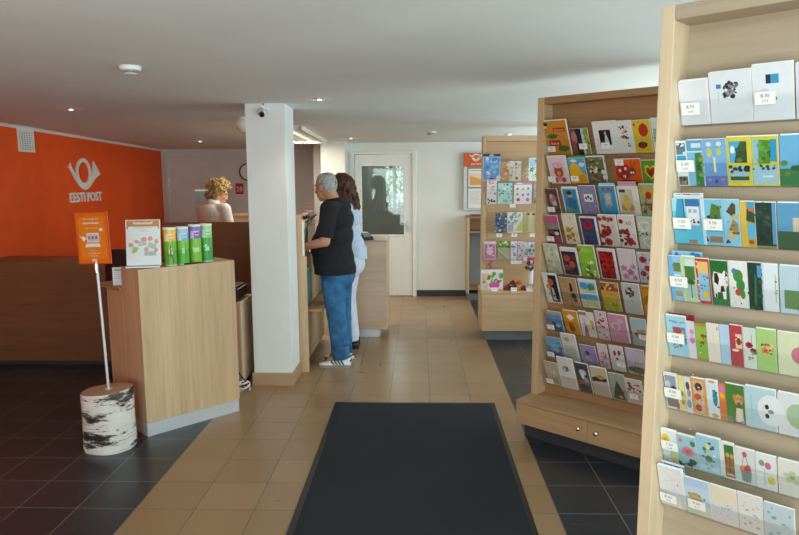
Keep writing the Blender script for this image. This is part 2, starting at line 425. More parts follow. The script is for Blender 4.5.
# glazed door in the back wall
d = bpy.data.objects.new('door_1', None); COL.objects.link(d); d.location = (-.5, YB, 0); struct(d)
m = MB()
m.box((-.465, -.03, 0), (-.405, .12, 2.055)); m.box((.405, -.03, 0), (.465, .12, 2.055)); m.box((-.405, -.03, 2.012), (.405, .12, 2.055))
m.build('door_frame', 'trimwhite', d, bevel=.006)
m = MB(); gx0, gx1, gz0, gz1 = -.305, .285, .885, 1.85
m.box((-.40, 0, .008), (gx0, .045, 2.008)); m.box((gx1, 0, .008), (.40, .045, 2.008)); m.box((gx0, 0, .008), (gx1, .045, gz0)); m.box((gx0, 0, gz1), (gx1, .045, 2.008))
m.build('door_leaf', 'trimwhite', d, bevel=.003)
m = MB(); w = .022
m.box((gx0 - w, -.008, gz0 - w), (gx0, 0, gz1 + w)); m.box((gx1, -.008, gz0 - w), (gx1 + w, 0, gz1 + w)); m.box((gx0, -.008, gz0 - w), (gx1, 0, gz0)); m.box((gx0, -.008, gz1), (gx1, 0, gz1 + w))
m.build('glazing_bead', 'trimwhite', d, bevel=.003)
bx((gx0, .018, gz0), (gx1, .026, gz1), 'glass_pane', 'glass', d)
m = MB(); m.box((.32, -.008, .93), (.352, 0, 1.08)); m.tube([(.336, -.008, 1.03), (.336, -.05, 1.03), (.32, -.055, 1.03), (.24, -.055, 1.03)], .009); m.cyl((.336, -.01, .955), (.336, -.016, .955), .012)
m.build('door_handle', 'alu', d, smooth=True)
m = MB(); m.cyl((-.402, -.036, 1.72), (-.402, -.036, 1.82), .009); m.cyl((-.402, -.036, .25), (-.402, -.036, .35), .009)
m.build('hinge', 'alu', d, smooth=True)
# office door
d = bpy.data.objects.new('door_2', None); COL.objects.link(d); d.location = (-3.53, 10.5, 0); struct(d)
m = MB(); m.box((-.46, -.025, 0), (-.40, 0, 2.03)); m.box((.40, -.025, 0), (.46, 0, 2.03)); m.box((-.40, -.025, 1.97), (.40, 0, 2.03))
m.build('door_frame', 'wall_grey', d, bevel=.004)
bx((-.40, -.012, .005), (.40, 0, 1.97), 'door_leaf', 'wall_grey', d)
m = MB(); m.tube([(.34, -.012, 1.0), (.34, -.05, 1.0), (.24, -.055, 1.0)], .009); m.build('door_handle', 'alu', d, smooth=True)
m = MB(); m.cyl((-.405, -.03, 1.58), (-.405, -.03, 1.70), .012); m.build('hinge', 'white', d, smooth=True)

# entrance mat
t = thing('door_mat', 'large black carpet mat with rubber edge lying on the beige tiles', 'mat', (-.035, 3.73, 0))
bx((-.565, -1.085, .0), (.57, 1.085, .009), 'carpet_pile', 'pile', t, bevel=.002)
m = MB(); o = (.6, 1.115)
m.box((-o[0], -o[1], 0), (-.565, o[1], .006)); m.box((.57, -o[1], 0), (o[0], o[1], .006)); m.box((-.565, 1.085, 0), (.57, o[1], .006)); m.box((-.565, -o[1], 0), (.57, -1.085, .006))
m.build('rubber_border', 'black', t, bevel=.002)

# ceiling fittings
SL = math.atan(.0214)
def on_ceiling(name, label, cat, x, y, group=None):
    t = thing(name, label, cat, (x, y, CZ(y)), 0, group); t.rotation_euler = (-SL, 0, 0); return t
for x, y, lab in ((-2.859, 5.493, 'round recessed downlight near the top of the orange wall, nearest on the left'), (-2.912, 8.9, 'round recessed downlight over the office door behind the clerk'),
                  (-.749, 5.061, 'round recessed downlight just right of the top of the white pillar'), (-.876, 8.616, 'round recessed downlight above the glazed white door'),
                  (1.083, 8.22, 'round recessed downlight above the stationery rack')):
    t = on_ceiling('downlight', lab, 'ceiling light', x, y, 'recessed downlights')
    MB().lathe([(.052, -.002), (.105, -.005), (.11, -.001), (.11, .0), (.05, .0)]).build('trim_ring', 'white', t, smooth=True)
    MB().lathe([(.05, -.0015), (.053, -.006), (.045, -.006), (.03, -.0025), (.0, -.0022)]).build('reflector', 'chrome', t, smooth=True)
    MB().sph((0.012, .008, -.006), (.018, .018, .004), 12).build('bulb', 'lamp', t, smooth=True)
for x, y, lab in ((-1.574, 3.707, 'white smoke detector on the ceiling at upper left, the nearer and larger one'), (.137, 7.738, 'small white smoke detector on the ceiling above the back wall')):
    t = on_ceiling('smoke_detector', lab, 'smoke detector', x, y, 'ceiling smoke detectors')
    MB().lathe([(.0, 0), (.058, 0), (.06, -.008), (.055, -.024), (.045, -.028), (.0, -.028)][::-1]).build('base', 'white', t, smooth=True)
    MB().lathe([(.0, -.046), (.026, -.046), (.034, -.042), (.036, -.039), (.0, -.039)]).build('cap', 'white', t, smooth=True)
    m = MB()
    for k in range(10):
        a = k * math.pi / 5; m.box((.036, -.0035, -.040), (.044, .0035, -.028), X=Matrix.Rotation(a, 4, 'Z'))
    m.lathe([(.0, -.039), (.028, -.039), (.028, -.028), (.0, -.028)]); m.build('sensor_cage', 'grey', t)
t = on_ceiling('ceiling_light', 'long white fluorescent ceiling fixture with louvres behind the pillar', 'ceiling light', -1.50, 7.95)
m = MB(); m.box((-.29, -1.0, -.045), (-.26, 1.0, 0)); m.box((.26, -1.0, -.045), (.29, 1.0, 0)); m.box((-.29, 0.97, -.045), (.29, 1.0, 0)); m.box((-.29, -1.0, -.045), (.29, -0.97, 0)); m.box((-.26, -0.97, -.02), (.26, 0.97, 0))
m.build('housing', 'white', t)
for x in (-.12, .12):
    MB().cyl((x, -0.95, -.03), (x, 0.95, -.03), .010, 12).build('lamp_tube', 'tube', t, smooth=True)
m = MB(); m.box((-.01, -0.97, -.045), (.01, 0.97, -.02))
for k in range(12): y = -.92 + k * .16; m.box((-.26, y, -.044), (.26, y + .006, -.036))
m.build('louvre', 'white', t)

# camera and sensor on the pillar
t = thing('security_camera', 'small silver and black dome security camera on the front of the white pillar', 'camera', (-1.205, 5.262, 2.215))
m = MB(); m.cyl((0, 0, .0), (0, -.02, 0), .03); m.tube([(0, -.02, 0), (0, -.05, .005), (0, -.06, -.01)], .012); m.build('bracket', 'white', t, smooth=True)
MB().sph((0, -.062, -.03), (.034, .034, .034), 16).build('housing', 'alu', t, smooth=True)
MB().cyl((.006, -.085, -.042), (.01, -.105, -.052), .02, 16).build('lens', 'black', t, smooth=True)
m = MB(); m.tube([(0, -.003, .03), (.004, -.01, .045), (.002, -.006, .058)], .004); m.build('cable', 'black', t)
t = on_ceiling('ceiling_speaker', 'round white speaker hanging from the ceiling, half hidden behind the pillar', 'speaker', -1.60, 6.2)
MB().lathe([(.0, -.135), (.03, -.132), (.062, -.11), (.075, -.075), (.07, -.035), (.05, -.012), (.0, -.012)], 28).build('housing', 'white', t, smooth=True)
MB().cyl((0, 0, -.014), (0, 0, 0), .055, 24).build('mounting_plate', 'white', t, smooth=True)
MB().lathe([(.0, -.138), (.012, -.138), (.012, -.132), (0, -.132)], 14).build('button', 'grey', t, smooth=True)

# orange wall: sign and vent
t = thing('wall_sign', 'white post horn emblem and company lettering on the orange wall', 'sign', (XL, 8.02, 1.65), R(90))
def sw(y, z): return (y - 8.02, z - 1.65)      # sign local: x runs along the wall, z up, front at -y
m = MB()
def ribbon(m, pts, ws, y0=-.015, y1=-.001, closed=False):
    pts = [Vector(p) for p in pts]; n = len(pts); L = []; Rr = []
    for i, p in enumerate(pts):
        a = pts[i - 1] if (i or closed) else p; b = pts[(i + 1) % n] if (i < n - 1 or closed) else p
        d = (b - a).normalized(); q = Vector((-d.y, d.x)) * ws[i] / 2; L.append(p + q); Rr.append(p - q)
    rings = [[(Rr[i].x, y0, Rr[i].y), (L[i].x, y0, L[i].y), (L[i].x, y1, L[i].y), (Rr[i].x, y1, Rr[i].y)] for i in range(n)]
    m.loft(rings, closed=closed)
cx, cz = sw(8.0, 1.77); lp = [(cx + .155 * math.cos(a * math.pi / 16) , cz + .148 * math.sin(a * math.pi / 16)) for a in range(32)]
ribbon(m, lp, [.046] * 32, closed=True)
ctrl = [(7.672, 1.855), (7.69, 1.83), (7.74, 1.775), (7.80, 1.705), (7.87, 1.64), (7.94, 1.598), (8.01, 1.586), (8.08, 1.603), (8.145, 1.645), (8.2, 1.70), (8.27, 1.765), (8.335, 1.83)]
ribbon(m, [sw(*q) for q in ctrl], [.08, .046, .046, .048, .05, .052, .052, .052, .058, .08, .13, .225], y0=-.017)
m.build('horn_emblem', 'white', t)
from collections import Counter
wall_w = text2d('EESTI POST', .035)[2]; k = .785 / wall_w; hgt = .112
for word, x0 in (('EESTI', -.3925), ('POST', -.3925 + (wall_w - text2d('POST', .035)[2]) * k)):
    v, f, w = text2d(word, .035); m = MB()
    vv = [(x0 + a * k, -.014, b * hgt) for a, b in v]; vv2 = [(p[0], -.002, p[2]) for p in vv]
    n = len(vv); m.add(vv + vv2, list(f) + [tuple(n + i for i in reversed(q)) for q in f]); ed = Counter(); dr = {}
    for q in f:
        for i in range(len(q)):
            e = (q[i], q[(i + 1) % len(q)]); ed[tuple(sorted(e))] += 1; dr[tuple(sorted(e))] = e
    for e, c_n in ed.items():
        if c_n == 1: a, b = dr[e]; m.f.append((b, a, n + a, n + b)); m.c.append(None); m.m.append(0)
    m.build('lettering', 'white', t, loc=(.01, 0, 1.424 - 1.65))
t = thing('air_vent', 'white louvred air vent high on the orange wall at the left edge', 'vent', (XL, 6.86, 2.085), R(90))
m = MB(); m.box((-.14, -.012, -.115), (.14, 0, -.095)); m.box((-.14, -.012, .095), (.14, 0, .115)); m.box((-.14, -.012, -.095), (-.12, 0, .095)); m.box((.12, -.012, -.095), (.14, 0, .095)); m.build('frame', 'white', t)
m = MB()
for k in range(9): z = -.085 + k * .021; m.box((-.12, -.010, z), (.12, -.002, z + .009))
for k in range(5): x = -.09 + k * .045; m.box((x - .003, -.011, -.095), (x + .003, -.002, .095))
m.build('louvre', 'trimwhite', t); bx((-.13, -.002, -.11), (.13, -.0005, .11), 'dark_backing', 'grey', t)
# ------------------------------------------------------------------ left: counter with birch-log sign
t = thing('service_counter', 'tall oak-fronted counter with aluminium kickplate carrying the four tubes and the poster', 'counter', (-1.786, 4.138, 0), R(47))
CL, CH = .70, 1.112
m = MB(); m.box((0, 0, .092), (CL, .26, CH)); m.build('oak_body', 'oak_v', t, bevel=.002)
m = MB(); m.box((.0, .26, .10), (CL - .06, .52, .945)); m.build('lower_body', 'oak_v', t, bevel=.002)
m = MB(); m.box((-.02, .26, .945), (CL - .06, .62, .97)); m.build('desk_shelf', 'oak_h', t, bevel=.002)
m = MB(); m.box((.004, .008, 0), (CL - .004, .50, .092)); m.build('kickplate', 'alu', t)
c_ = W((-1.786, 4.138, 0), R(47))
# papers in a small acrylic holder on the desk shelf
t = tag(bpy.data.objects.new('paper_holder', None), 'small holder of white leaflets on the low shelf behind the counter front', 'leaflet holder'); COL.objects.link(t); t.matrix_world = c_ @ Matrix.Translation((.035, .345, .97)) @ Matrix.Rotation(R(-35), 4, 'Z')
m = MB(); m.box((-.055, .0, .002), (.055, .02, .125), (.85, .85, .84, 1)); m.art('r .1 .8 .9 .9 aaa;l .1 .7 .9 .7 .02 999;l .1 .6 .9 .6 .02 999;l .1 .5 .8 .5 .02 999;l .1 .4 .9 .4 .02 999', .11, .123, z0=.002); m.build('leaflet', 'print', t)
m = MB(); m.box((-.06, -.006, 0), (.06, -.003, .05)); m.box((-.06, .022, 0), (.06, .025, .14)); m.box((-.06, -.006, 0), (.06, .025, .002)); m.build('acrylic_stand', 'acrylic', t)
# poster in an acrylic stand
t = tag(bpy.data.objects.new('poster_stand', None), 'white and orange offers poster in a tilted clear stand on the oak counter', 'poster stand'); COL.objects.link(t); t.matrix_world = c_ @ Matrix.Translation((.09, .105, CH)) @ Matrix.Rotation(R(-34), 4, 'Z')
X = Matrix.Rotation(R(-9), 4, 'X')
m = MB(); m.box((-.108, .0, .012), (.108, .004, .312), (.9, .9, .9, 1), X=X)
m.art('r .03 .85 .97 .985 d98a3c;r .03 .80 .07 .86 d98a3c;r .93 .80 .97 .86 d98a3c;p e9ece9 .1 .3 .3 .26 .35 .4 .15 .44;p b9c96a .16 .26 .3 .3 .36 .39 .2 .41;p c9cfca .35 .42 .6 .44 .58 .54 .36 .53;p c4cbbb .62 .4 .84 .34 .88 .44 .66 .51;r .52 .21 .86 .3 b9c2c4;e .14 .45 .07 .05 e9a487;e .3 .52 .06 .04 e9a487;e .52 .57 .08 .05 e9a487;e .7 .58 .07 .05 e9a487;e .88 .52 .06 .05 e9a487;e .58 .35 .07 .05 e9a487;e .86 .33 .06 .04 e9a487', .216, .30, z0=.012, X=X)
m.text('Pakkumised!', 0, .282, .018, -.0022, (1, 1, 1, 1), X=X, bold=.03); m.text('20%', 0, .235, .013, -.0022, hx('d9a47c'), X=X); m.text('Postkaardid ja pakendid', 0, .257, .008, -.0022, hx('aaaaaa'), X=X)
m.build('poster', 'print', t)
m = MB(); m.box((-.11, -.004, .004), (.11, -.0025, .318), X=X); m.box((-.11, .0042, .004), (.11, .006, .318), X=X); m.box((-.11, -.055, 0), (.11, .09, .003)); m.build('acrylic_stand', 'acrylic', t)
m = MB(); m.box((-.105, -.052, .003), (.105, -.006, .010)); m.build('black_base', 'alu', t)
# four printed tubes
def tube_box(x, y, z, h, top, low, word, label, extra=''):
    t = tag(bpy.data.objects.new('mailing_tube', None), label, 'cardboard tube', 'printed tubes on the counter'); COL.objects.link(t)
    t.matrix_world = c_ @ Matrix.Translation((x, y, z)) @ Matrix.Rotation(R(-22), 4, 'Z')
    n, r = 28, .042; m = MB(); zs = [.006, .02 * h / .25, .10, .16 * h / .25, .185 * h / .25, .21 * h / .25, h - .012]
    rings = [[(r * math.cos(2 * math.pi * k / n), r * math.sin(2 * math.pi * k / n), z) for k in range(n)] for z in zs]
    cols = [low[0], low[0], low[1], top[0], top[0], top[1]]
    for i in range(6):
        for k in range(n):
            a, b = rings[i][k], rings[i][(k + 1) % n]; d, e = rings[i + 1][(k + 1) % n], rings[i + 1][k]
            c = cols[i]
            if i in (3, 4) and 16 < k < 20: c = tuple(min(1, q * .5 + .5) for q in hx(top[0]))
            m.add([a, b, d, e], [(0, 1, 2, 3)], c if isinstance(c, tuple) else hx(c))
    def curve(mb0, string, z, size, col, ang0, sx=.8):
        v, f, w = text2d(string, .03); k = size * sx
        mb0.add([((r + .0006) * math.cos(ang0 + (a - w / 2) * k / r), (r + .0006) * math.sin(ang0 + (a - w / 2) * k / r), z + b * size) for a, b in v], f, hx(col))
    A = R(-90)
    curve(m, word[0], h * .80, .011, 'fff', A + .25); curve(m, word[1], h * .72, .009, 'fff', A + .25); curve(m, word[2], h * .30, .042, 'e4f4d8', A, .62)
    if extra == 'vase':
        pts = [(-.4, .012), (.4, .012), (.45, .03), (.12, .075), (.06, .14), (-.06, .14), (-.12, .075), (-.45, .03)]
        m.add([((r + .0009) * math.cos(A + a), (r + .0009) * math.sin(A + a), z) for a, z in pts], [tuple(range(len(pts)))], hx('7d2320'))
    m.build('printed_tube', 'satin', t, smooth=True)
    m = MB(); m.lathe([(.0, h - .004), (r - .002, h - .004), (r + .001, h), (r + .001, h - .012), (.0, h - .012)][::-1], n); m.build('rim', 'white', t, smooth=True)
    m = MB(); m.lathe([(.0, 0), (r + .001, 0), (r + .001, .006), (0, .006)], n); m.build('bottom_cap', 'alu', t, smooth=True)
tube_box(.262, .075, CH, .253, ('f0b51c', 'f4c63a'), ('5aa62c', '6fb62f'), ('KINGI', 'TUUB', 'G'), 'yellow and green printed tube with a dark red vase picture, nearest the poster', 'vase')
tube_box(.352, .075, CH, .253, ('7fb3d8', 'a5cbe4'), ('4fae34', '74bf3a'), ('KINGI', 'TUUB', 'ii'), 'light blue and green printed tube, second from the poster')
tube_box(.452, .09, CH, .262, ('7b4fa8', '8f62b8'), ('7dbb2d', '83bf30'), ('KINGI', 'TUUB', 'tus'), 'purple and green printed tube, third from the poster')
tube_box(.545, .105, CH, .262, ('8ccf7a', 'a7d996'), ('2f9a3c', '49ad45'), ('KINGI', 'TUUB', 'Sa'), 'all green printed tube, last in the row of four tubes')
t = tag(bpy.data.objects.new('pen', None), 'thin black pen lying on the counter in front of the printed tubes', 'pen'); COL.objects.link(t); t.matrix_world = c_ @ Matrix.Translation((.40, .022, CH + .005)) @ Matrix.Rotation(R(3), 4, 'Z')
MB().cyl((-.07, 0, 0), (.06, 0, 0), .005, 10).cone((.06, 0, 0), .005, (.075, 0, 0), .001, 10).build('barrel', 'black', t, smooth=True)
MB().box((-.07, -.001, .004), (-.03, .001, .007)).build('clip', 'chrome', t)

# birch log with a pole and an orange sign
t = thing('sign_stand', 'orange notice on a thin metal pole set in a birch log on the dark tiles', 'sign stand', (-1.965, 3.99, 0), R(-8))
m = MB(); n = 40; random.seed(4); prof = []
off = [1 + .025 * math.sin(2 * a * 2 * math.pi / n + 1) + .02 * math.sin(5 * a * 2 * math.pi / n) + .006 * random.random() for a in range(n)]
rings = []
for z, s in ((0, .99), (.02, 1.02), (.10, 1.0), (.2, .985), (.29, .99), (.368, 1.0), (.376, .97)):
    rings.append([(.152 * s * off[a] * math.cos(2 * math.pi * a / n), .152 * s * off[a] * math.sin(2 * math.pi * a / n), z + (.012 * math.cos(2 * math.pi * a / n) if z > .3 else 0)) for a in range(n)])
m.loft(rings, mat=0); m.m[-1] = 1
m.build('birch_log', ['bark', 'rings'], t, smooth=True)
m = MB(); m.tube([(.012, 0, .34), (.0, 0, .8), (-.012, 0, 1.185)], .0085, 12); m.lathe([(.0, .374), (.022, .374), (.022, .38), (.012, .384), (0, .384)], 16, X=Matrix.Translation((.012, 0, 0))); m.build('pole', 'alu', t, smooth=True)
X = Matrix.Translation((-.018, 0, 1.17)) @ Matrix.Rotation(R(-2.0), 4, 'Y')
m = MB(); m.box((-.109, -.004, 0), (.109, .006, .318), hx('cf4f16'), X=X)
m.art('r .03 .02 .97 .98 e06a1c;r .1 .1 .9 .9 e57f20;r .32 .42 .70 .60 e9ddd0;r .35 .44 .67 .58 b9c3cf;r .36 .48 .44 .54 b85;r .47 .48 .55 .54 c66;r .58 .48 .65 .54 86a;p e6e2dd .24 .33 .74 .33 .70 .40 .30 .40;p f0ebe4 .08 .56 .2 .47 .2 .43 .32 .49 .2 .55 .2 .51;e .78 .66 .055 .03 e8e0d8;r .42 .05 .58 .1 f4c89a', .218, .318, z0=0, y=-.004, X=X)
for s_, z, q, c in (('Pane oma pakk teele', .272, .013, 'f6d9c0'), ('Interneti kaudu!', .246, .017, 'fff'), ('vaata: www.post.ee', .218, .011, 'f6d9c0'), ('Eesti Post', .080, .010, 'f6d9c0'), ('Internetipostkontor', .064, .010, 'f6d9c0'), ('on alati avatud', .048, .010, 'f6d9c0')):
    m.text(s_, 0, z, q * .72, -.0062, hx(c), X=X, bold=.02)
m.build('sign_board', 'satin', t)
MB().cyl((-.014, .0, 1.12), (-.016, 0, 1.172), .013, 14).build('clamp', 'chrome', t, smooth=True)

# low oak desk front along the orange wall
t = thing('office_desk', 'long low dark-stained oak desk front standing before the orange wall', 'desk', (-3.25, 5.8, 0))
bx((-.78, 0, .05), (.85, .035, .95), 'front_panel', 'oak_panel', t, bevel=.002)
bx((-.78, .035, .915), (.85, .60, .945), 'desk_top', 'oak_panel', t, bevel=.002)
bx((-.78, .035, 0), (-.75, .58, .915), 'side_panel', 'oak_panel', t); bx((.82, .035, 0), (.85, .58, .915), 'side_panel', 'oak_panel', t)
bx((-.75, .05, 0), (.82, .07, .05), 'plinth', 'dgrey', t)
# office chair back behind the counter
t = thing('office_chair', 'black padded office chair behind the counter, only its rounded back showing', 'chair', (-2.31, 5.38, 0), R(175))
m = MB(); m.loft([[(x * .17 * w, y + .02 * abs(x) , z) for x, y in ((-1, 0), (-.6, -.012), (0, -.016), (.6, -.012), (1, 0), (.9, .035), (.4, .05), (-.4, .05), (-.9, .035))] for z, w in ((.58, .7), (.66, .95), (.8, 1.0), (.98, .98), (1.09, .9), (1.13, .7), (1.14, .4))]); m.build('backrest', 'black', t, loc=(0, .2, 0), smooth='all')
m = MB(); m.loft([[(.23 * s * math.cos(a), .22 * s * math.sin(a), z) for a in [k * math.pi / 10 for k in range(20)]] for z, s in ((.44, .9), (.455, 1), (.49, 1), (.505, .93))]); m.build('seat', 'black', t, smooth=True)
MB().tube([(0, .1, .45), (0, .25, .46), (0, .27, .6)], .02).build('back_post', 'black', t)
MB().cyl((0, 0, .1), (0, 0, .45), .025).build('gas_column', 'chrome', t, smooth=True)
m = MB()
for k in range(5):
    a = k * 2 * math.pi / 5; m.tube([(0, 0, .12), (.28 * math.cos(a), .28 * math.sin(a), .07)], [.03, .018])
m.build('star_base', 'black', t)
for k in range(5):
    a = k * 2 * math.pi / 5; MB().cyl((.28 * math.cos(a) - .02 * math.sin(a), .28 * math.sin(a) + .02 * math.cos(a), .032), (.28 * math.cos(a) + .02 * math.sin(a), .28 * math.sin(a) - .02 * math.cos(a), .032), .032, 14).build('caster', 'black', t, smooth=True)

# oak screen in front of the clerk, ledge cabinet, monitor
t = thing('desk_screen', 'dark oak screen panel hiding the clerk up to her chest', 'screen panel', (-2.05, 6.5, 0))
bx((-.47, 0, .0), (.60, .04, 1.262), 'screen_panel', 'oak_screen', t, bevel=.002)
bx((-.47, .04, .70), (.60, .60, .735), 'desk_top', 'oak_h', t)
bx((-.47, .0, 0), (-.44, .55, .70), 'side_panel', 'oak_panel', t, mtx=None).location.y = .041; bx((.57, .0, 0), (.60, .55, .70), 'side_panel', 'oak_panel', t).location.y = .041
t = thing('filing_cabinet', 'pale oak cabinet top showing beside the clerk at the pillar edge', 'cabinet', (-1.72, 7.95, 0))
bx((-.50, -.22, .08), (.35, .22, 1.235), 'body', 'oak_pale', t); bx((-.52, -.24, 1.235), (.37, .24, 1.262), 'cabinet_top', 'oak_h', t, bevel=.002); bx((-.48, -.2, 0), (.33, .2, .08), 'plinth', 'dgrey', t)
t = thing('wall_desk', 'pale desk against the office wall carrying the grey monitor', 'desk', (-3.0, 9.3, 0))
bx((-.5, -.35, .95), (.5, .35, .98), 'desk_top', 'oak_h', t)
for x in (-.46, .46):
    for y in (-.31, .31): MB().cyl((x, y, 0), (x, y, .95), .02).build('leg', 'alu', t, smooth=True)
t = thing('monitor', 'grey flat monitor tilted behind the clerk against the office wall', 'monitor', (-2.99, 9.2, .98), R(10))
X = Matrix.Translation((0, 0, .2)) @ Matrix.Rotation(R(-12), 4, 'X')
m = MB(); m.box((-.11, -.02, 0), (.11, .02, .35), X=X); m.build('screen_case', 'grey', t, bevel=.006); bx((-.098, -.0225, .015), (.098, -.02, .33), 'screen', 'plinth', t, mtx=None).matrix_local = X
bx((-.11, -.022, .35), (.11, .02, .362), 'top_edge', 'white', t).matrix_local = X
MB().cyl((0, .03, .01), (0, .03, .3), .022).build('stand', 'grey', t, smooth=True); bx((-.1, -.09, 0), (.1, .11, .014), 'base', 'grey', t, bevel=.004)
t = thing('wall_calendar', 'red date card reading 28 on the office wall beside the clerk', 'calendar', (-2.825, 10.5, 1.53))
m = MB(); m.box((-.062, -.012, -.085), (.062, 0, .085), hx('b5262c')); m.text('28', 0, -.04, .075, -.0125, hx('f3d9d6'), bold=.01); m.build('card', 'satin', t)
m = MB(); m.box((-.066, -.014, -.10), (.066, 0, -.086)); m.build('frame', 'white', t)
t = thing('wall_clock', 'round white wall clock with dark rim half hidden by the pillar', 'clock', (-2.68, 10.5, 1.79))
RX = Matrix.Rotation(R(90), 4, 'X')
MB().lathe([(0, 0), (.135, 0), (.135, .03), (.12, .034), (.12, .012), (0, .012)], 32, X=RX).build('rim', 'dgrey', t, smooth=True)
m = MB(); m.lathe([(0, .0125), (.119, .0125), (.119, .016), (0, .016)], 32, X=RX); m.build('dial', 'white', t)
m = MB(); m.box((-.003, -.019, -.02), (.003, -.0165, .07)); m.box((-.02, -.021, -.003), (.095, -.0192, .003)); m.build('hand', 'black', t)

# pedestal with printer beside the pillar
t = thing('desk_pedestal', 'pale oak pedestal between the counter and the white pillar', 'cabinet', (-1.72, 5.42, 0))
bx((-.28, -.22, .06), (.28, .2, .70), 'body', 'oak_v', t, bevel=.003); bx((.28, -.23, .05), (.297, .2, .705), 'side_edge', 'oak_pale', t, bevel=.002); bx((-.25, -.18, 0), (.25, .18, .06), 'plinth', 'grey', t)
t = thing('printer', 'small black printer on the pedestal beside the white pillar', 'printer', (-1.66, 5.40, .705))
m = MB(); m.loft([[(x, y, z) for x, y in ((-.22, -.17 + q), (.20, -.17 + q), (.20, .15), (-.22, .15))] for z, q in ((0.008, .01), (.02, 0), (.075, 0), (.095, .03))]); m.build('body', 'black', t, bevel=.004)
bx((-.20, -.14, .095), (.18, .14, .112), 'lid', 'dgrey', t, bevel=.004); bx((-.15, -.185, .03), (.14, -.17, .05), 'paper_tray', 'grey', t)
m = MB()
for x in (-.18, .16):
    for y in (-.12, .12): m.cyl((x, y, 0), (x, y, .01), .015, 10)
m.build('feet', 'black', t)
t = thing('power_strip', 'white power block with coiled cables on the floor by the pillar', 'power strip', (-1.455, 5.10, 0))
bx((-.06, -.03, 0), (.03, .03, .07), 'block', 'white', t, bevel=.006)
m = MB(); m.tube([(.055 + .045 * math.cos(a * .35), .0 + .075 * math.sin(a * .35), .012 + .0022 * a) for a in range(36)], .006); m.build('white_cable', 'white', t)
m = MB(); m.tube([(.05 + .04 * math.cos(a * .4), .01 + .06 * math.sin(a * .4), .010 + .004 * a) for a in range(16)] + [(.01, .06, .12), (-.02, .065, .2)], .005); m.build('black_cable', 'black', t)

# ------------------------------------------------------------------ service counter with the customers
t = thing('customer_counter', 'pale oak service counter with bag shelf where the man leans', 'counter', (-1.0, 5.64, 0))
m = MB(); m.prism([(-.12, 0), (.035, 0), (.035, 1.02), (.0, 1.02), (.0, 1.375), (-.12, 1.375)], 0, .035); m.build('end_panel', 'oak_v', t, bevel=.002)
bx((-.36, .035, .06), (.0, 1.20, .99), 'body', 'oak_v', t); bx((-.37, .035, .99), (.005, 1.20, 1.018), 'worktop', 'oak_h', t, bevel=.002)
bx((-.34, .05, 0), (-.05, 1.18, .06), 'plinth', 'plinth', t)
bx((0, .06, .525), (.15, 1.1, .552), 'bag_shelf', 'oak_h', t, bevel=.003)
bx((.002, .004, 1.024), (.018, .03, 1.325), 'white_edge_strip', 'white', t, bevel=.002)
bx((-.30, .25, 1.018), (-.292, 1.18, 1.42), 'glass_screen', 'glass', t); bx((-.305, .25, 1.42), (-.287, 1.18, 1.436), 'screen_rail', 'alu', t)
t = thing('brochure_holder', 'clear holder of teal and white brochures on the counter front beside the man', 'leaflet holder', (-1.0, 5.80, .6))
m = MB(); m.box((.0, -.07, 0), (.003, .12, .33)); m.box((.035, -.07, 0), (.038, .12, .25)); m.box((.003, -.07, 0), (.035, .12, .004)); m.box((.003, -.07, .0), (.035, -.067, .26)); m.build('acrylic_pocket', 'acrylic', t)
for k, c in enumerate(('2f7f86', 'dfe6e6', '3f96a0')):
    m = MB(); m.box((.006 + k * .010, -.06, .005), (.012 + k * .010, .11, .31 - k * .01), hx(c)); m.build('brochure', 'print', t)
t = thing('flower_vase', 'slim glass vase of pink and white flowers at the end of the customer counter', 'vase', (-1.032, 6.0, 1.018), 0)
MB().lathe([(.0, .0), (.03, 0), (.032, .01), (.026, .08), (.024, .15), (.033, .21), (.031, .21), (.022, .15), (.024, .08), (.028, .012), (0, .010)], 24).build('glass_vase', 'glass', t, smooth=True)
random.seed(8); m = MB(); lf = MB(); tips = []
for k in range(9):
    a = random.random() * 6.28; rr = .03 + .07 * random.random(); z = .30 + .10 * random.random()
    tip = (rr * math.cos(a), rr * math.sin(a), z); tips.append(tip)
    m.tube([(.008 * math.cos(a), .008 * math.sin(a), .02), (.015 * math.cos(a), .015 * math.sin(a), .2), tip], .0025, 6)
m.build('stems', plain('stem_green', '4f7a33', .6), t, smooth=True)
for k in range(22):
    a = random.random() * 6.28; rr = .03 + .05 * random.random(); z = .22 + .11 * random.random(); c = Vector((rr * math.cos(a), rr * math.sin(a), z)); d = Vector((math.cos(a), math.sin(a), .3 + random.random() * .5)); q = d.cross((0, 0, 1)).normalized()
    lf.add([c, c + d * .03 + q * .014, c + d * .065, c + d * .03 - q * .014], [(0, 1, 2, 3)])
lf.build('leaves', plain('leaf_green', '2f5a26', .55), t)
for k, tip in enumerate(tips):
    m = MB(); c = hx(('ffd0d6', 'ffe0e2', 'fff6f4', 'f8b4be')[k % 4])
    for q in range(8):
        a = q * .785; m.sph((tip[0] + .022 * math.cos(a), tip[1] + .022 * math.sin(a), tip[2] + .004), (.019, .019, .012), 8, c)
    m.sph((tip[0], tip[1], tip[2] + .010), .010, 8, hx('e9b0a0')); m.build('flower_head', 'matte', t, smooth=True)
t = thing('counter_block', 'freestanding oak counter block with metal foot behind the customers', 'counter', (-.66, 6.93, 0))
bx((-.29, 0, .088), (.32, .62, 1.018), 'body', 'oak_greyh', t, bevel=.003); bx((-.29, 0, 1.018), (.322, .62, 1.036), 'worktop', 'oak_paleh', t, bevel=.002); bx((-.25, .03, 0), (.24, .55, .088), 'metal_foot', 'alu', t)
t = thing('telephone', 'black desk telephone on the oak counter block beside the woman', 'telephone', (-.60, 7.04, 1.036), R(20))
t.scale = (1.15, 1.15, 1.45)
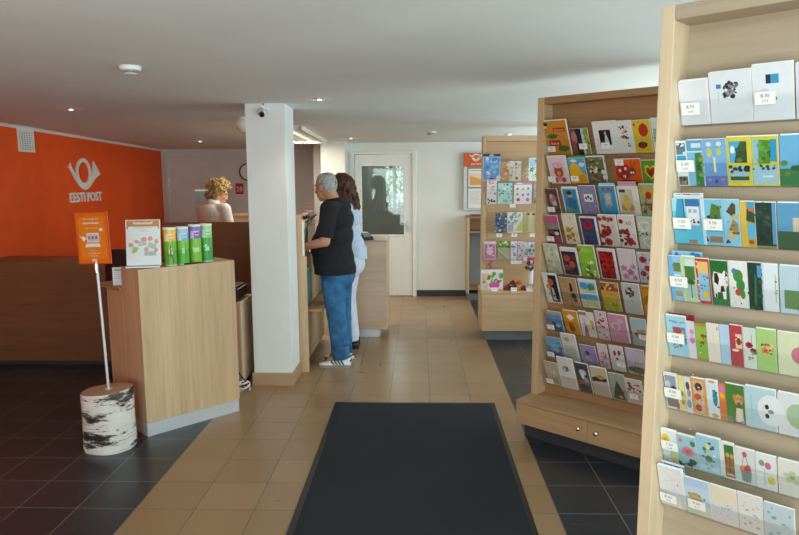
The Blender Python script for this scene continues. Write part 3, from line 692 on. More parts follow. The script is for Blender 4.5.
m = MB(); m.loft([[(-.08, -.09, 0), (.08, -.09, 0), (.08, .09, 0), (-.08, .09, 0)], [(-.08, -.09, .02), (.08, -.09, .02), (.08, .09, .05), (-.08, .09, .05)]]); m.build('base', 'black', t, bevel=.005)
m = MB(); m.tube([(-.055, -.085, .05), (-.055, -.05, .062), (-.055, .05, .085), (-.055, .09, .08)], [.022, .014, .014, .022], 10); m.build('handset', 'black', t, smooth=True)
m = MB()
for i in range(3):
    for j in range(4): m.box((.0 + i * .022, -.07 + j * .022, .022 + j * .004), (.015 + i * .022, -.055 + j * .022, .032 + j * .004))
m.build('keypad', 'grey', t); bx((-.01, .03, .045), (.065, .07, .052), 'display', 'alu', t)

# ------------------------------------------------------------------ back wall: notice board over an open shelf unit
t = thing('notice_board', 'grey-framed notice board with orange post horn header on the back wall', 'notice board', (.92, 9.42, 1.63))
m = MB(); m.box((-.30, -.03, -.395), (.30, .03, .385)); m.build('back_board', 'grey', t)
m = MB(); m.box((-.30, -.045, -.395), (-.255, -.03, .385)); m.box((.255, -.045, -.395), (.30, -.03, .385)); m.box((-.255, -.045, -.395), (.255, -.03, -.375)); m.build('frame', 'alu', t)
m = MB(); m.box((-.30, -.048, .20), (.30, -.03, .385), hx('dd5c1c'))
def horn2d(m, cx, cz, s, y, col):
    for a in range(20):
        a0, a1 = a * math.pi / 10, (a + 1) * math.pi / 10
        m.flat([(cx + s * r_ * math.cos(q), cz + s * .8 * r_ * math.sin(q)) for r_, q in ((.44, a0), (.62, a0), (.62, a1), (.44, a1))], y, col)
    m.flat([(cx - s * .95, cz + s * .30), (cx - s * .85, cz + s * .40), (cx + s * .05, cz - s * .30), (cx - s * .02, cz - s * .44)], y, col)
    m.flat([(cx - s * .02, cz - s * .44), (cx + s * .05, cz - s * .44), (cx + s * .95, cz + s * .15), (cx + s * .70, cz + s * .50), (cx + s * .03, cz - s * .30)], y, col)
horn2d(m, -.13, .325, .10, -.0485, hx('f4ece4')); m.text('EESTI POST', -.12, .225, .024, -.0485, hx('f4ece4'), bold=.02)
m.build('header_panel', 'satin', t)
def paper(name, a, b, prog, label=None):
    w, h = b[0] - a[0], b[1] - a[1]; m = MB(); m.box((a[0], -.034, a[1]), (b[0], -.030, b[1]), hx('f0efe8')); m.art(prog, w, h, x0=a[0], z0=a[1], y=-.034); return m.build(name, 'print', t)
TXT = ';'.join('l .1 %.2f %.2f %.2f .012 999' % (.85 - k * .06, .9 - .12 * (k % 3), .85 - k * .06) for k in range(11))
paper('poster', (-.235, -.075), (-.01, .17), 'r .05 .05 .95 .75 f3dcb8;p e6a45c .1 .1 .9 .1 .9 .4 .1 .6;l .1 .9 .9 .9 .03 b66')
paper('notice', (-.235, -.37), (-.01, -.10), TXT)
paper('notice', (.02, -.075), (.235, .17), TXT)
paper('poster', (.02, -.37), (.235, -.10), 'r .06 .06 .94 .6 d9e2ea;r .06 .65 .94 .92 e9c9a8')
t = thing('shelf_unit', 'narrow oak shelf unit with open compartments under the notice board', 'shelf', (.655, 9.12, 0))
bx((0, 0, .09), (.035, .31, 1.13), 'side_panel', 'oak_v', t); bx((.565, 0, .09), (.60, .31, 1.13), 'side_panel', 'oak_v', t)
for a, b in (((0, 0, 1.13), (.60, .31, 1.155)), ((.035, 0, .93), (.565, .30, .955)), ((.035, 0, .15), (.565, .30, .18))): bx(a, b, 'shelf', 'oak_h', t)
bx((.035, .29, .18), (.565, .305, .93), 'back_panel', 'grey', t); bx((.035, .285, .955), (.565, .30, 1.13), 'upper_back_panel', 'oak_h', t); bx((.01, .02, 0), (.59, .29, .09), 'plinth', 'plinth', t)
for k, (x, y, z, c, lab) in enumerate(((.05, .06, .0, '6b3a30', 'dark red folded leaflet on the shelf unit, nearest its left edge'), (.056, .062, .0108, '8a4a38', 'red-brown leaflet lying on top of the dark red one on the shelf unit'), (.34, .08, 0, 'b9a28c', 'tan leaflet lying on the right half of the shelf unit top'))):
    m = MB(); m.box((0, 0, 0), (.15, .21, .010), hx(c)); m.box((.006, .006, .0101), (.144, .204, .0104), hx(c)); m.build('cover', 'print')
    o = [q for q in COL.objects if q.name.startswith('cover')][-1]; o.name = 'leaflet'; tag(o, lab, 'leaflet', 'leaflets on the shelf unit'); o.matrix_world = W((.655 + x, 9.12 + y, 1.155 + z), R(6 * k - 5))
# ------------------------------------------------------------------ display racks
def pocket(m, x0, x1, y, lean, hgt, back):
    """clear hopper: bottom strip at local z=0 and a sheet leaning forward from (y-.004)"""
    s, c = math.sin(lean), math.cos(lean); t = .0025; f = y - .005
    m.prism([(0, 0)] * 0 or [], 0, 0) if False else None
    v = [(x, f + a, b) for x in (x0, x1) for a, b in ((0, -.004), (0 - s * hgt, -.004 + c * hgt), (-s * hgt - t, -.004 + c * hgt), (-t, -.004))]
    m.add(v, [(0, 1, 2, 3), (7, 6, 5, 4), (0, 4, 5, 1), (1, 5, 6, 2), (2, 6, 7, 3), (3, 7, 4, 0)])
    m.box((x0, f, -.004), (x1, back, -.0012))
def price_tag(parent, u, y, s, lean, txt, w=.052, h=.036):
    """white price ticket clipped to the hopper; s = height along the sheet"""
    X = Matrix.Translation((u, y - .012, 0)) @ Matrix.Rotation(lean, 4, 'X')
    m = MB(); m.box((-w / 2, .0, s), (w / 2, .0015, s + h), hx('f3f3f1'), X=X)
    a, b = txt.split('/')
    m.text(a, 0, s + h * .55, h * .26, -.0003, hx('555'), X=X); m.text(b, 0, s + h * .18, h * .18, -.0003, hx('777'), X=X)
    return m, X
def make_card(name, label, cat, group, rackM, u0, u1, z, h, th, lean, yb, bg, prog):
    w = u1 - u0 - .0012; m = MB()
    n = max(1, int(th / .003)); e = .0012
    sh = .0022 if w > .07 else .0009; w -= (n - 1) * sh * 1.25
    m.box((-w / 2, 0, 0), (w / 2, .0012, h), hx(bg))
    rn = random.Random(int(u0 * 1e4) + int(z * 1e3))
    for k in range(1, n):       # further copies behind, slightly uneven
        dx = k * sh * (.7 + .6 * rn.random()); m.box((-w / 2 + dx, k * .003 - .0015, 0), (w / 2 + dx, k * .003 + .0011, h + k * .0008 + rn.random() * .003), (.88, .88, .86, 1))
    m.art(prog, w, h)
    o = m.build(name, 'print'); tag(o, label, cat, group)
    o.matrix_world = rackM @ Matrix.Translation((u0 + .0005 + w / 2, yb, z)) @ Matrix.Rotation(lean, 4, 'X')
    return o

def tall_rack(name, label, loc, rz, width, x0, pw, depth, rows, lean, yb, top, tags, hgt, base, pocket_x, panelmat, postmat):
    t = thing(name, label, 'display rack', loc, rz)
    zb = base['top'] if base else .08
    m = MB(); m.box((x0, 0, zb), (x0 + pw, depth + .02, top)); m.build('side_panel', postmat, t, bevel=.002)
    m = MB(); m.box((width - pw, 0, zb), (width, depth + .02, top)); m.build('side_panel', postmat, t, bevel=.002)
    bx((x0 + pw, depth, zb), (width - pw, depth + .018, top - .03), 'back_panel', panelmat, t)
    bx((x0 + pw, 0, top - .042), (width - pw, depth + .02, top), 'top_panel', panelmat, t, bevel=.002)
    for k, z in enumerate(rows):
        m = MB(); pocket(m, pocket_x, width - pw - .001, yb, lean, hgt, depth); m.build('clear_pocket', 'acrylic', t, loc=(0, 0, z))
    for (row, u, s, txt) in tags:
        m, X = price_tag(t, u, yb, s, lean, txt); m.build('price_tag', 'print', t, loc=(0, 0, rows[row - 1]))
    if base and base.get('cab'):
        f = base['front']; b0, b1 = base['x']; zt = base['top']; z0 = base['z0']
        bx((b0, -f + .018, z0), (b1, depth + .02, zt - .02), 'cabinet_body', 'oak_cab', t)
        bx((b0, -f, zt - .02), (b1, depth + .02, zt), 'cabinet_top', 'oak_cab', t, bevel=.002)
        for (a, b, kx) in base['doors']:
            d = bx((a, -f, z0 - .004), (b, -f + .017, zt - .022), 'door', 'oak_cab', t, bevel=.0015)
            MB().lathe([(0, 0), (.006, 0), (.006, .012), (.014, .018), (.014, .024), (.008, .029), (0, .03)], 16, X=Matrix.Translation((kx, -f, (z0 + zt) / 2)) @ Matrix.Rotation(R(90), 4, 'X')).build('knob', 'chrome', d, smooth=True)
        bx((b0 + .03, -f + .06, 0), (b1 - .03, depth, z0), 'plinth', 'dgrey', t)
    return t

L2, LR = R(25), R(22)
Z2 = [1.816, 1.640, 1.452, 1.262, 1.062, .869, .683, .503, .319]
ZR = [1.832, 1.652, 1.477, 1.299, 1.123, .949, .771, .624]
P2, PR = (.766, 4.305, 0), (.694, 2.05, 0)
RZ2 = R(-42)
tags2 = [(1, .05, .025, '8.50/0.54'), (1, .27, .035, '9.50/0.61'), (1, .415, .035, '12.00/0.77'), (2, .055, .012, '10.00/0.64'), (2, .215, .015, '12.00/0.77'), (2, .52, .115, '15.00/0.96'),
         (3, .055, .008, '12.00/0.77'), (4, .055, .01, '14.00/0.89'), (7, .075, .012, '12.00/0.77'), (7, .70, .05, '14.00/0.89'), (8, .08, .01, '16.00/1.02'), (8, .57, .04, '16.00/1.02'), (9, .08, .012, '18.00/1.15'), (9, .66, .045, '18.00/1.15')]
tall_rack('greeting_card_rack', 'tall oak rack of greeting cards in nine rows over a two-door base cabinet', P2, RZ2, .98, -.028, .047, .10, Z2, L2, .08, 2.172, tags2, .105,
          dict(cab=1, top=.254, z0=.104, front=.174, x=(-.028, .98), doors=[(-.026, .475, .425), (.478, .978, .54)]), .0205, 'oak_h', 'oak_v')
tagsR = [(1, .085, .03, '8.70/0.56'), (1, .285, .045, '8.30/0.53'), (2, .081, .045, '5.50/0.35'), (3, .081, .05, '7.50/0.48'), (3, .17, .05, '9.50/0.61'), (4, .081, .05, '8.50/0.54'), (5, .081, .05, '8.00/0.51'), (6, .081, .048, '8.50/0.54'), (7, .081, .055, '7.50/0.48'), (8, .081, .02, '8.50/0.54'), (8, .17, .03, '9.50/0.61')]
tall_rack('postcard_rack', 'tall pale oak rack of postcards at the right edge, nearest the camera', PR, RZ2, .98, .011, .039, .11, ZR, LR, .09, 2.165, tagsR, .075, None, .0505, 'oak_paleh', 'oak_pale')
tr = [o for o in COL.objects if o.name == 'postcard_rack'][0]
bx((.011, -.25, .0), (.98, .13, .08), 'plinth', 'dgrey', tr); bx((.0, -.29, .08), (.98, .13, .30), 'base_cabinet', 'oak_h', tr, bevel=.002)
m = MB()
for z in (1.085, .905, .86, .735): m.sph((.12, .1095, z - .02), .004, 8)
m.build('screws', 'chrome', tr)
M2, MR = W(P2, RZ2), W(PR, RZ2)
G2, GR = 'greeting cards on the tall rack', 'postcards on the near rack'
B2 = 'on the tall card rack'
cards2 = [
(1,.022,.184,.229,.012,'c98a2c','r .0 .86 .16 .95 332;r .0 .80 .12 .86 ddd;r .38 .70 .92 .80 b02a22;r .1 .28 .62 .45 b02a22;e .3 .56 .24 .07 3f6b2a;e .72 .2 .26 .09 3f6b2a;t .36 .32 .08 f2e8dc Sulnis;t .65 .72 .05 f0d8c8 Sunnipaev;l .5 .6 .85 .5 .02 a33','amber card with red word strips and green leaves, top left of the tall card rack'),
(1,.191,.312,.169,.006,'5a3a36','r .0 .0 .28 1 7a4a44;e .2 .65 .16 .25 b5757a;e .15 .35 .12 .2 8f4f4f;r .36 0 .62 1 262430;r .62 0 .78 1 b9cbd8;r .78 0 1 1 8f9a3a;s 14 3 .78 .05 1 .95 .06 c3b545 6f7d2c;e .5 .3 .1 .2 3a2a40','dark photo card of people in red and black with a yellow-green edge, top row'),
(1,.345,.497,.204,.009,'e6e4e0','r .24 .28 .72 .74 1c1a1c;p d8d4d2 .42 .3 .64 .3 .56 .56 .5 .62 .46 .5;e .5 .64 .05 .05 cbb;l .1 .12 .8 .12 .015 bbb','white card with a small black picture of a bride, top row'),
(1,.497,.589,.199,.008,'e4e4e0','s 22 5 .15 .42 .7 .82 .07 b83a3a 5d6f3a c96a5a 3f5330 d9b0a5;s 5 9 .6 .15 .9 .3 .05 567 89a','white card with a spray of small red blossoms, top row'),
(1,.589,.695,.196,.009,'ddc43a','e .6 .70 .27 .20 c0392b;l .6 .85 .64 .93 .03 3a2a10;e .12 .88 .06 .05 b44;s 9 2 .05 .45 .95 .95 .03 4a6a2a b03a2a;e .45 .24 .26 .11 8a3a22;e .3 .26 .07 .06 5a2a18;e .66 .26 .08 .06 5a2a18;l .1 .1 .9 .08 .02 a8862a','yellow card with a big red apple, top row'),
(1,.698,.742,.203,.006,'e3e3df','r .2 .3 .9 .7 9fb0a0;s 6 4 .2 .3 .9 .7 .1 567','white card with a grey-green picture, last in the top row'),
(2,.042,.177,.187,.009,'e8dcdc','r .08 .05 .9 .93 e3cdd0;e .5 .42 .24 .20 b5562c;e .34 .6 .09 .07 a34a26;e .66 .6 .09 .07 a34a26;e .5 .38 .1 .08 d99a74;e .5 .68 .3 .12 d9b4c4;e .32 .14 .12 .1 b5562c;e .7 .14 .12 .1 b5562c;r .38 .08 .62 .26 d98a94','pale pink card with a brown toy bear in a cap'),
(2,.184,.299,.169,.006,'5fa8d8','p e8b81e 0 0 1 0 1 .35 .75 .42 .6 .7 .3 .85 0 .6;e .35 .9 .2 .06 dce8f0;e .8 .75 .18 .08 cfe2f0;e .7 .2 .2 .15 d99a1a','card with a rounded golden hill under a blue sky'),
(2,.306,.429,.178,.007,'6a6a4a','s 40 11 .05 .05 .95 .95 .09 8a9a5a 3a4a30 c9a59a b06a6a e5dccb 5a5a50;r 0 .97 1 1 ddd;r .93 0 1 1 dedad4','photo card of a garden full of small flowers'),
(2,.48,.644,.154,.006,'d9601e','e .34 .5 .30 .33 b82a28;e .2 .55 .05 .07 eee;e .42 .62 .05 .07 eee;e .35 .3 .05 .07 eee;l .34 .82 .34 .2 .02 621;e .66 .5 .12 .16 7a4a1a;l .7 .65 .82 .9 .018 321;l .65 .66 .66 .92 .018 321;e .62 .46 .03 .05 fff;e .7 .46 .03 .05 fff;p 2c5a34 .0 .0 .9 .0 .7 .14 .3 .17 .1 .1','orange landscape card with a spotted ladybird'),
(2,.644,.748,.144,.006,'5f9c28','p e3c02a .5 .15 .85 .5 .8 .78 .62 .8 .5 .68 .38 .8 .2 .78 .15 .5;p a83e28 .5 .25 .75 .5 .72 .68 .6 .7 .5 .6 .4 .7 .28 .68 .25 .5;e .5 .45 .12 .1 7a3a1a','green card with a yellow and red heart'),
(3,.033,.119,.171,.008,'6a4a4c','r .12 .1 .9 .92 5a3a3e;e .5 .55 .3 .25 a07a78;e .4 .7 .12 .1 c9a8a4;e .6 .4 .2 .12 d2b5ae;s 8 6 .1 .05 .9 .3 .08 8a5a60 3a2428','dim mauve photo card, first in the third row of the tall rack'),
(3,.148,.259,.181,.010,'cfe0e8','r .08 .03 .95 .94 2f93b8;e .5 .72 .16 .11 c99a80;e .48 .80 .18 .08 4a3020;p 3a6fa8 .3 .2 .7 .2 .68 .62 .34 .62;r .2 .05 .5 .25 7a8f5a;e .75 .35 .1 .2 2a7498','blue card of a boy in a blue shirt'),
(3,.266,.379,.192,.009,'8a86a8','r .04 .03 .96 .97 8d89ae;r .26 .45 .8 .72 ece8e4;e .38 .58 .07 .06 b04a4a;e .52 .62 .06 .06 333;e .66 .56 .07 .05 4a5a7a;s 7 4 .1 .08 .9 .35 .03 ddd bbb','lavender card with a white stamp-like picture'),
(3,.399,.507,.194,.010,'4fa8d0','r .05 .03 .95 .95 3a98c8;e .5 .42 .22 .18 c9b8a8;e .5 .62 .2 .13 cbbaa6;e .32 .72 .08 .06 b5a492;e .68 .72 .08 .06 b5a492;e .3 .88 .1 .05 b5484a;e .6 .9 .1 .05 b5484a;e .8 .86 .08 .05 b5484a;r .4 .2 .62 .38 7a9ac0','bright blue card with a grey teddy bear and red dots'),
(3,.513,.641,.190,.009,'e9e5da','r .1 .08 .72 .90 c9ccb0;e .42 .6 .16 .13 d6ae5a;e .28 .3 .16 .12 c9963e;e .6 .28 .16 .12 c9963e;e .42 .38 .17 .14 dcbc74;r .1 .8 .4 .9 3a4a5a','white card with three yellow plush toys'),
(3,.647,.735,.204,.008,'a8b48a','s 14 3 .1 .5 .9 .95 .13 d9b81e c8a018;e .6 .66 .2 .12 b82c2a;e .35 .4 .2 .1 c98a8a;e .7 .3 .22 .12 b23a34;s 14 5 .05 .05 .95 .45 .09 5a7a34 3f5f2c c05a4a;l .3 .05 .4 .6 .05 3a6a2a','card of yellow and red tulips, last in the third row'),
(4,.046,.132,.196,.008,'b83a68','r 0 .72 1 1 c05a84;r 0 .5 1 .72 8a8a80;r 0 .25 1 .5 2c2426;e .3 .4 .25 .08 a84a6a;e .7 .36 .2 .07 ddd6d2;r 0 0 1 .25 a8426a','magenta and black banded photo card, first in the fourth row'),
(4,.161,.258,.214,.009,'e2dcc8','o .35 .48 .2 e4b040 a8741c;o .55 .3 .18 e4b848 a8741c;o .25 .25 .16 dca838 9a681a;s 22 8 .12 .12 .7 .6 .08 e0b23a c98a1e 5a6a34 3f4a2a;t .62 .82 .09 999 5','cream card with a spray of yellow roses'),
(4,.28,.393,.196,.010,'d8d6dc','r .06 .03 .92 .96 433f74;o .48 .73 .27 bb2c36 7a1420;l .5 .05 .48 .6 .035 2f5a3a;e .32 .42 .16 .06 2f6a42;e .7 .40 .16 .06 2f6a42;e .6 .22 .14 .05 3a5a70','deep violet card with one long-stemmed red rose'),
(4,.406,.522,.213,.010,'d8d0c8','s 24 12 .05 .05 .6 .95 .10 a83838 c04a44 8f2c30;o .3 .45 .24 b03c3a 7a2222;o .4 .16 .22 b84442 7a2222;o .75 .88 .12 b84a48 8a2a2a;t .72 .58 .11 b8a090 55','birthday card with red leaves and the number 55'),
(4,.528,.632,.215,.010,'e4e0da','s 18 15 .05 .1 .6 .6 .1 a83040 8a2430 3f5a34;o .2 .82 .15 bb3a46 7a1c28;o .34 .5 .17 b83442 761a26;o .6 .22 .24 b03040 6a1420;s 6 3 .4 .05 .9 .3 .09 c04a50 4a5a3a;t .66 .72 .12 888 60','white birthday card with red roses and the number 60'),
(4,.644,.739,.211,.008,'c9d2c0','o .45 .72 .38 e9ece2 bcc8ac;o .6 .24 .36 e9ece2 bcc8ac;s 10 3 .0 .4 1 .55 .08 5a7a4a 7a9466','card of white roses, last in the fourth row'),
(5,.037,.139,.217,.008,'c8ccb0','s 26 4 .05 .05 .95 .95 .11 d6d9c4 b5ba98 e2e2d2 a8b08c','pale green card of faded blossoms, first in the fifth row'),
(5,.154,.273,.199,.010,'dfe2e6','r .05 .02 .92 .88 2c3146;e .35 .62 .23 .14 8f3630;e .33 .64 .19 .115 b8503f;e .62 .40 .22 .14 94382f;e .6 .42 .18 .11 c4624c;e .3 .28 .2 .12 8a302c;e .28 .3 .16 .09 b04a3c;e .75 .68 .14 .1 7a302c;s 8 5 .1 .05 .9 .3 .06 3a4a64 55323a','dark navy card with round red berries'),
(5,.28,.394,.225,.010,'8fc03c','r 0 0 1 1 92c23e;e .5 .85 .35 .08 a8d05a;s 16 7 .35 .05 .95 .5 .10 f0f2e4 e0e6d0 5a7a34;e .05 .86 .1 .06 b04a50;l .45 .05 .6 .55 .03 4a7a2a','lime green card with white blossoms'),
(5,.408,.523,.213,.010,'dedbd8','r .05 .03 .9 .92 8f1f1f;s 16 21 .1 .1 .85 .88 .1 b82a26 5a1214 7a1a1c;o .3 .75 .22 c8342c 7a1414;o .66 .58 .26 c02c26 701010;o .32 .4 .26 cc382e 7a1414;o .68 .2 .2 b82822 6a1010','card filled with deep red roses'),
(5,.536,.648,.223,.009,'dfd6da','f .25 .42 .2 d290b4 b06a90;f .6 .3 .22 cc84a8 a85c86;f .3 .16 .2 d69aba b06a90;f .8 .48 .18 d8a0be b06a90;f .82 .14 .16 cc84a8 a85c86;l .75 .5 .85 .8 .02 ccaabb;l .2 .8 .6 .8 .02 c8b8c0','pale pink card with loose pink blossoms'),
(5,.654,.743,.205,.008,'c4ccd4','o .4 .78 .26 c04452 8a2030;o .64 .5 .24 c8545e 8f2838;o .3 .32 .22 b83446 7a1c2a;o .7 .18 .22 c04452 8a2030;s 10 4 .05 .05 .95 .95 .06 4a6a4a 7a94a8','grey-blue card with crimson carnations, last in the fifth row'),
(6,.036,.146,.225,.008,'e2e0da','r .38 .05 .92 .95 232b38;e .5 .72 .2 .12 b5623a;p d8d0c6 .45 .1 .7 .1 .6 .5 .5 .55;e .3 .55 .16 .1 c98a5a;s 6 3 .2 .1 .6 .5 .07 8a5a3a ddd','white and navy card with an orange and white figure, first in the sixth row'),
(6,.153,.274,.206,.009,'b5956e','r .05 .03 .95 .95 b8986f;p 4a3428 .55 .5 .75 .55 .72 .8 .6 .85;e .72 .35 .14 .12 4a382c;e .78 .2 .1 .08 5a4030;l .15 .85 .5 .85 .02 8a6a4a;e .2 .15 .14 .05 a07c56','tan sepia card with small brown figures'),
(6,.287,.409,.208,.009,'d5e6ee','r .04 .55 .94 .92 8fc4e4;e .3 .78 .22 .12 5a9ad0;e .7 .74 .2 .14 4a8a6a;p e8d27a .04 .55 .94 .6 .94 .68 .5 .62 .04 .7;r .04 .28 .94 .5 6ab4d8;r .04 .06 .94 .24 dcd88a','watercolour card of a blue shore with trees'),
(6,.435,.55,.204,.009,'c0a83a','r 0 .72 1 .97 a8583a;s 12 4 .05 .74 .95 .95 .08 c8a04a 5a3a2a d8c86a 8a4a5a;r 0 .4 1 .72 d0a84a;r 0 0 1 .4 b0b03a;s 10 6 .05 .02 .95 .3 .05 6a7a2a 8a942e;l .2 .6 .8 .6 .02 9a6a2a','ochre card with a band of autumn colours across the top'),
(6,.57,.681,.213,.010,'c4cac8','e .45 .72 .26 .17 4a3438;s 14 8 .25 .58 .68 .86 .07 c8a0a8 e0d4d4 7a4a54 3a2a30;l .5 .5 .55 .2 .02 8a948a;l .2 .16 .8 .16 .015 9aa','silver-grey card with a dark posy of flowers'),
(6,.687,.764,.209,.007,'c8861e','r .1 .05 .95 .9 d09428;e .5 .5 .4 .2 b0701a;l .2 .3 .8 .7 .06 e0b45a','golden orange card, last in the sixth row'),
(7,.063,.166,.156,.008,'5a9ad0','r 0 .85 1 .98 c9a888;p 3a5a90 0 0 1 0 .8 .2 .3 .3;p c98a3a .2 .5 .5 .75 .45 .45;p 3a3a44 .2 .5 .4 .3 .6 .35 .45 .48;e .7 .35 .2 .12 8ac0d8;s 6 4 .1 .05 .9 .3 .06 3a7a4a b54a3a','bright blue card with an orange butterfly'),
(7,.181,.287,.18,.010,'d89a1e','r .04 .03 .93 .95 d89c20;p f0eadc .45 .6 .8 .72 .5 .88 .2 .74;e .5 .28 .2 .16 8a4a22;e .4 .44 .1 .08 c0392b;e .58 .42 .1 .08 b8862a;l .35 .3 .65 .5 .03 5a2a14','amber card with a white tag over a basket'),
(7,.294,.349,.193,.006,'e6dfda','p c86a84 .3 .0 .9 0 .8 .5 .5 .35;r 0 .85 1 .97 b5846a;l .5 .1 .6 .7 .06 a33','white card with a pink wedge, between the amber and cream cards'),
(7,.349,.396,.189,.006,'e8e2d0','e .6 .6 .28 .12 d8b84a;e .6 .4 .16 .08 c0a040;l .2 .2 .8 .2 .04 bba','narrow cream card with a yellow flower'),
(7,.403,.482,.211,.008,'dccdd0','s 18 6 .12 .08 .9 .92 .09 b83a4a c8566a 9a2c3c;l .06 .02 .06 .98 .03 b58a94;l .94 .02 .94 .98 .03 b58a94','pale card patterned all over with small red petals'),
(7,.489,.61,.201,.012,'d49ab4','r .04 .03 .95 .95 d498b4;e .4 .58 .26 .15 e4ccd4;e .4 .58 .19 .11 b0a09c;l .15 .2 .85 .2 .02 b87a98;e .7 .8 .2 .08 e0b4c8','pink card with an oval medallion'),
(7,.628,.726,.196,.008,'b0cbd0','p c98a6a .2 .4 .6 .35 .95 .42 .9 .62 .4 .6;s 9 4 .3 .35 .95 .65 .09 b5543a d8b494 8a4a34;l .1 .12 .8 .12 .015 8aa','pale blue card with a rust-coloured garland'),
(8,.061,.172,.169,.008,'5a86b8','p 4a4a90 0 0 1 0 1 .2 .4 .3;p 6aa8c8 0 .5 1 .6 1 1 0 1;e .5 .5 .3 .2 8ab8c8;s 8 4 .1 .1 .9 .9 .06 c0d8e0 3a5a8a 6a4a90','blue and violet wintry card, first in the eighth row'),
(8,.179,.286,.215,.010,'d5d5ce','r .1 .1 .9 .6 c4c6bc;e .4 .82 .2 .08 a8a89c;l .2 .5 .8 .45 .03 9a9c90;l .2 .35 .8 .3 .02 a8aa9e;s 7 3 .2 .15 .8 .55 .06 b0b2a4','tall greyish white card standing above its neighbours'),
(8,.3,.41,.153,.009,'9a8fb8','r .05 .04 .94 .94 9c90ba;e .45 .62 .14 .12 5a5472;e .5 .35 .25 .12 b8aecb;l .2 .15 .8 .15 .02 c8c0d8','lavender card with a small dark emblem'),
(8,.423,.49,.184,.007,'e0ccd2','s 10 6 .1 .05 .95 .7 .08 8a6a6a c8748c;f .3 .25 .24 dc98ac b86480;f .65 .45 .24 d88aa2 b86480;f .4 .62 .2 e2a8b8 b86480;f .75 .18 .2 dc98ac b86480;l .1 .1 .9 .7 .03 7a5a5a','pale card of pink cherry blossom'),
(8,.503,.593,.19,.007,'e0dcd8','p a82c38 .3 .55 .5 .7 .42 .82 .28 .78;p a82c38 .6 .6 .85 .72 .78 .86 .6 .8;e .5 .5 .1 .05 8a2430;l .2 .2 .8 .2 .02 bbb','white card with dark red hearts'),
(8,.606,.723,.191,.008,'c8c0d2','r .04 .5 .95 .95 ccc4d8;e .5 .2 .5 .13 6a7a54;s 14 5 .05 .02 .95 .3 .06 4a6440 7a8a5a;l .45 .3 .5 .7 .015 8a7a9a;l .6 .3 .62 .62 .015 8a7a9a','lilac card with green grass along its foot'),
(9,.059,.164,.191,.008,'b8b09a','e .55 .5 .22 .2 cfc6ac;e .4 .7 .18 .12 c4b894;e .6 .25 .18 .12 9a906f;l .3 .05 .6 .9 .03 7a744f','beige card of orchids, first in the bottom row'),
(9,.164,.279,.249,.011,'dcdcd8','e .5 .66 .22 .10 8a8e94;e .42 .64 .08 .05 c4c6c8;e .58 .67 .08 .05 5a5e64;r .25 .3 .75 .34 c4c6c4;r .3 .22 .7 .25 cdcfcd','tall white card with a grey oval picture'),
(9,.293,.383,.233,.010,'4a4a56','e .5 .7 .3 .1 c8ccd4;e .45 .6 .16 .12 e0e0e0;e .5 .35 .4 .12 8a6a52;e .4 .2 .4 .1 2c2e3a;e .7 .45 .2 .1 9aa0ac','dark photo card of white swans at dusk'),
(9,.39,.504,.227,.010,'c9c2b4','r .04 .55 .95 .95 d0c2a4;p 3a3028 .04 .5 .95 .55 .95 .68 .6 .6 .3 .68 .04 .62;e .6 .7 .24 .05 c08a4a;r .04 .05 .95 .48 c8c4b8;l .2 .3 .8 .3 .015 8a8478;l .2 .2 .7 .2 .015 8a8478','card of a dark shore under a sunset sky'),
(9,.51,.614,.208,.009,'a0b0a0','p 3a5444 .1 .05 .9 .05 .7 .5 .5 .75 .3 .5;e .55 .3 .3 .15 2c4436;l .5 .1 .4 .8 .02 5a7464;e .6 .15 .14 .05 c8b87a','grey-green card with a dark reed plant'),
(9,.613,.719,.19,.009,'d8d2c8','s 14 9 .1 .3 .9 .85 .09 a03040 7a4a44 b8545a 8a7a5a;l .15 .8 .8 .35 .02 7a6a54;l .3 .15 .8 .15 .015 a99','white card with dark red berry twigs, last in the bottom row'),
]
for r_, u0, u1, h, th, bg, prog, lab in cards2:
    make_card('greeting_card', lab, 'greeting card', G2, M2, u0, u1, Z2[r_ - 1], h, th, L2, .08, bg, prog)

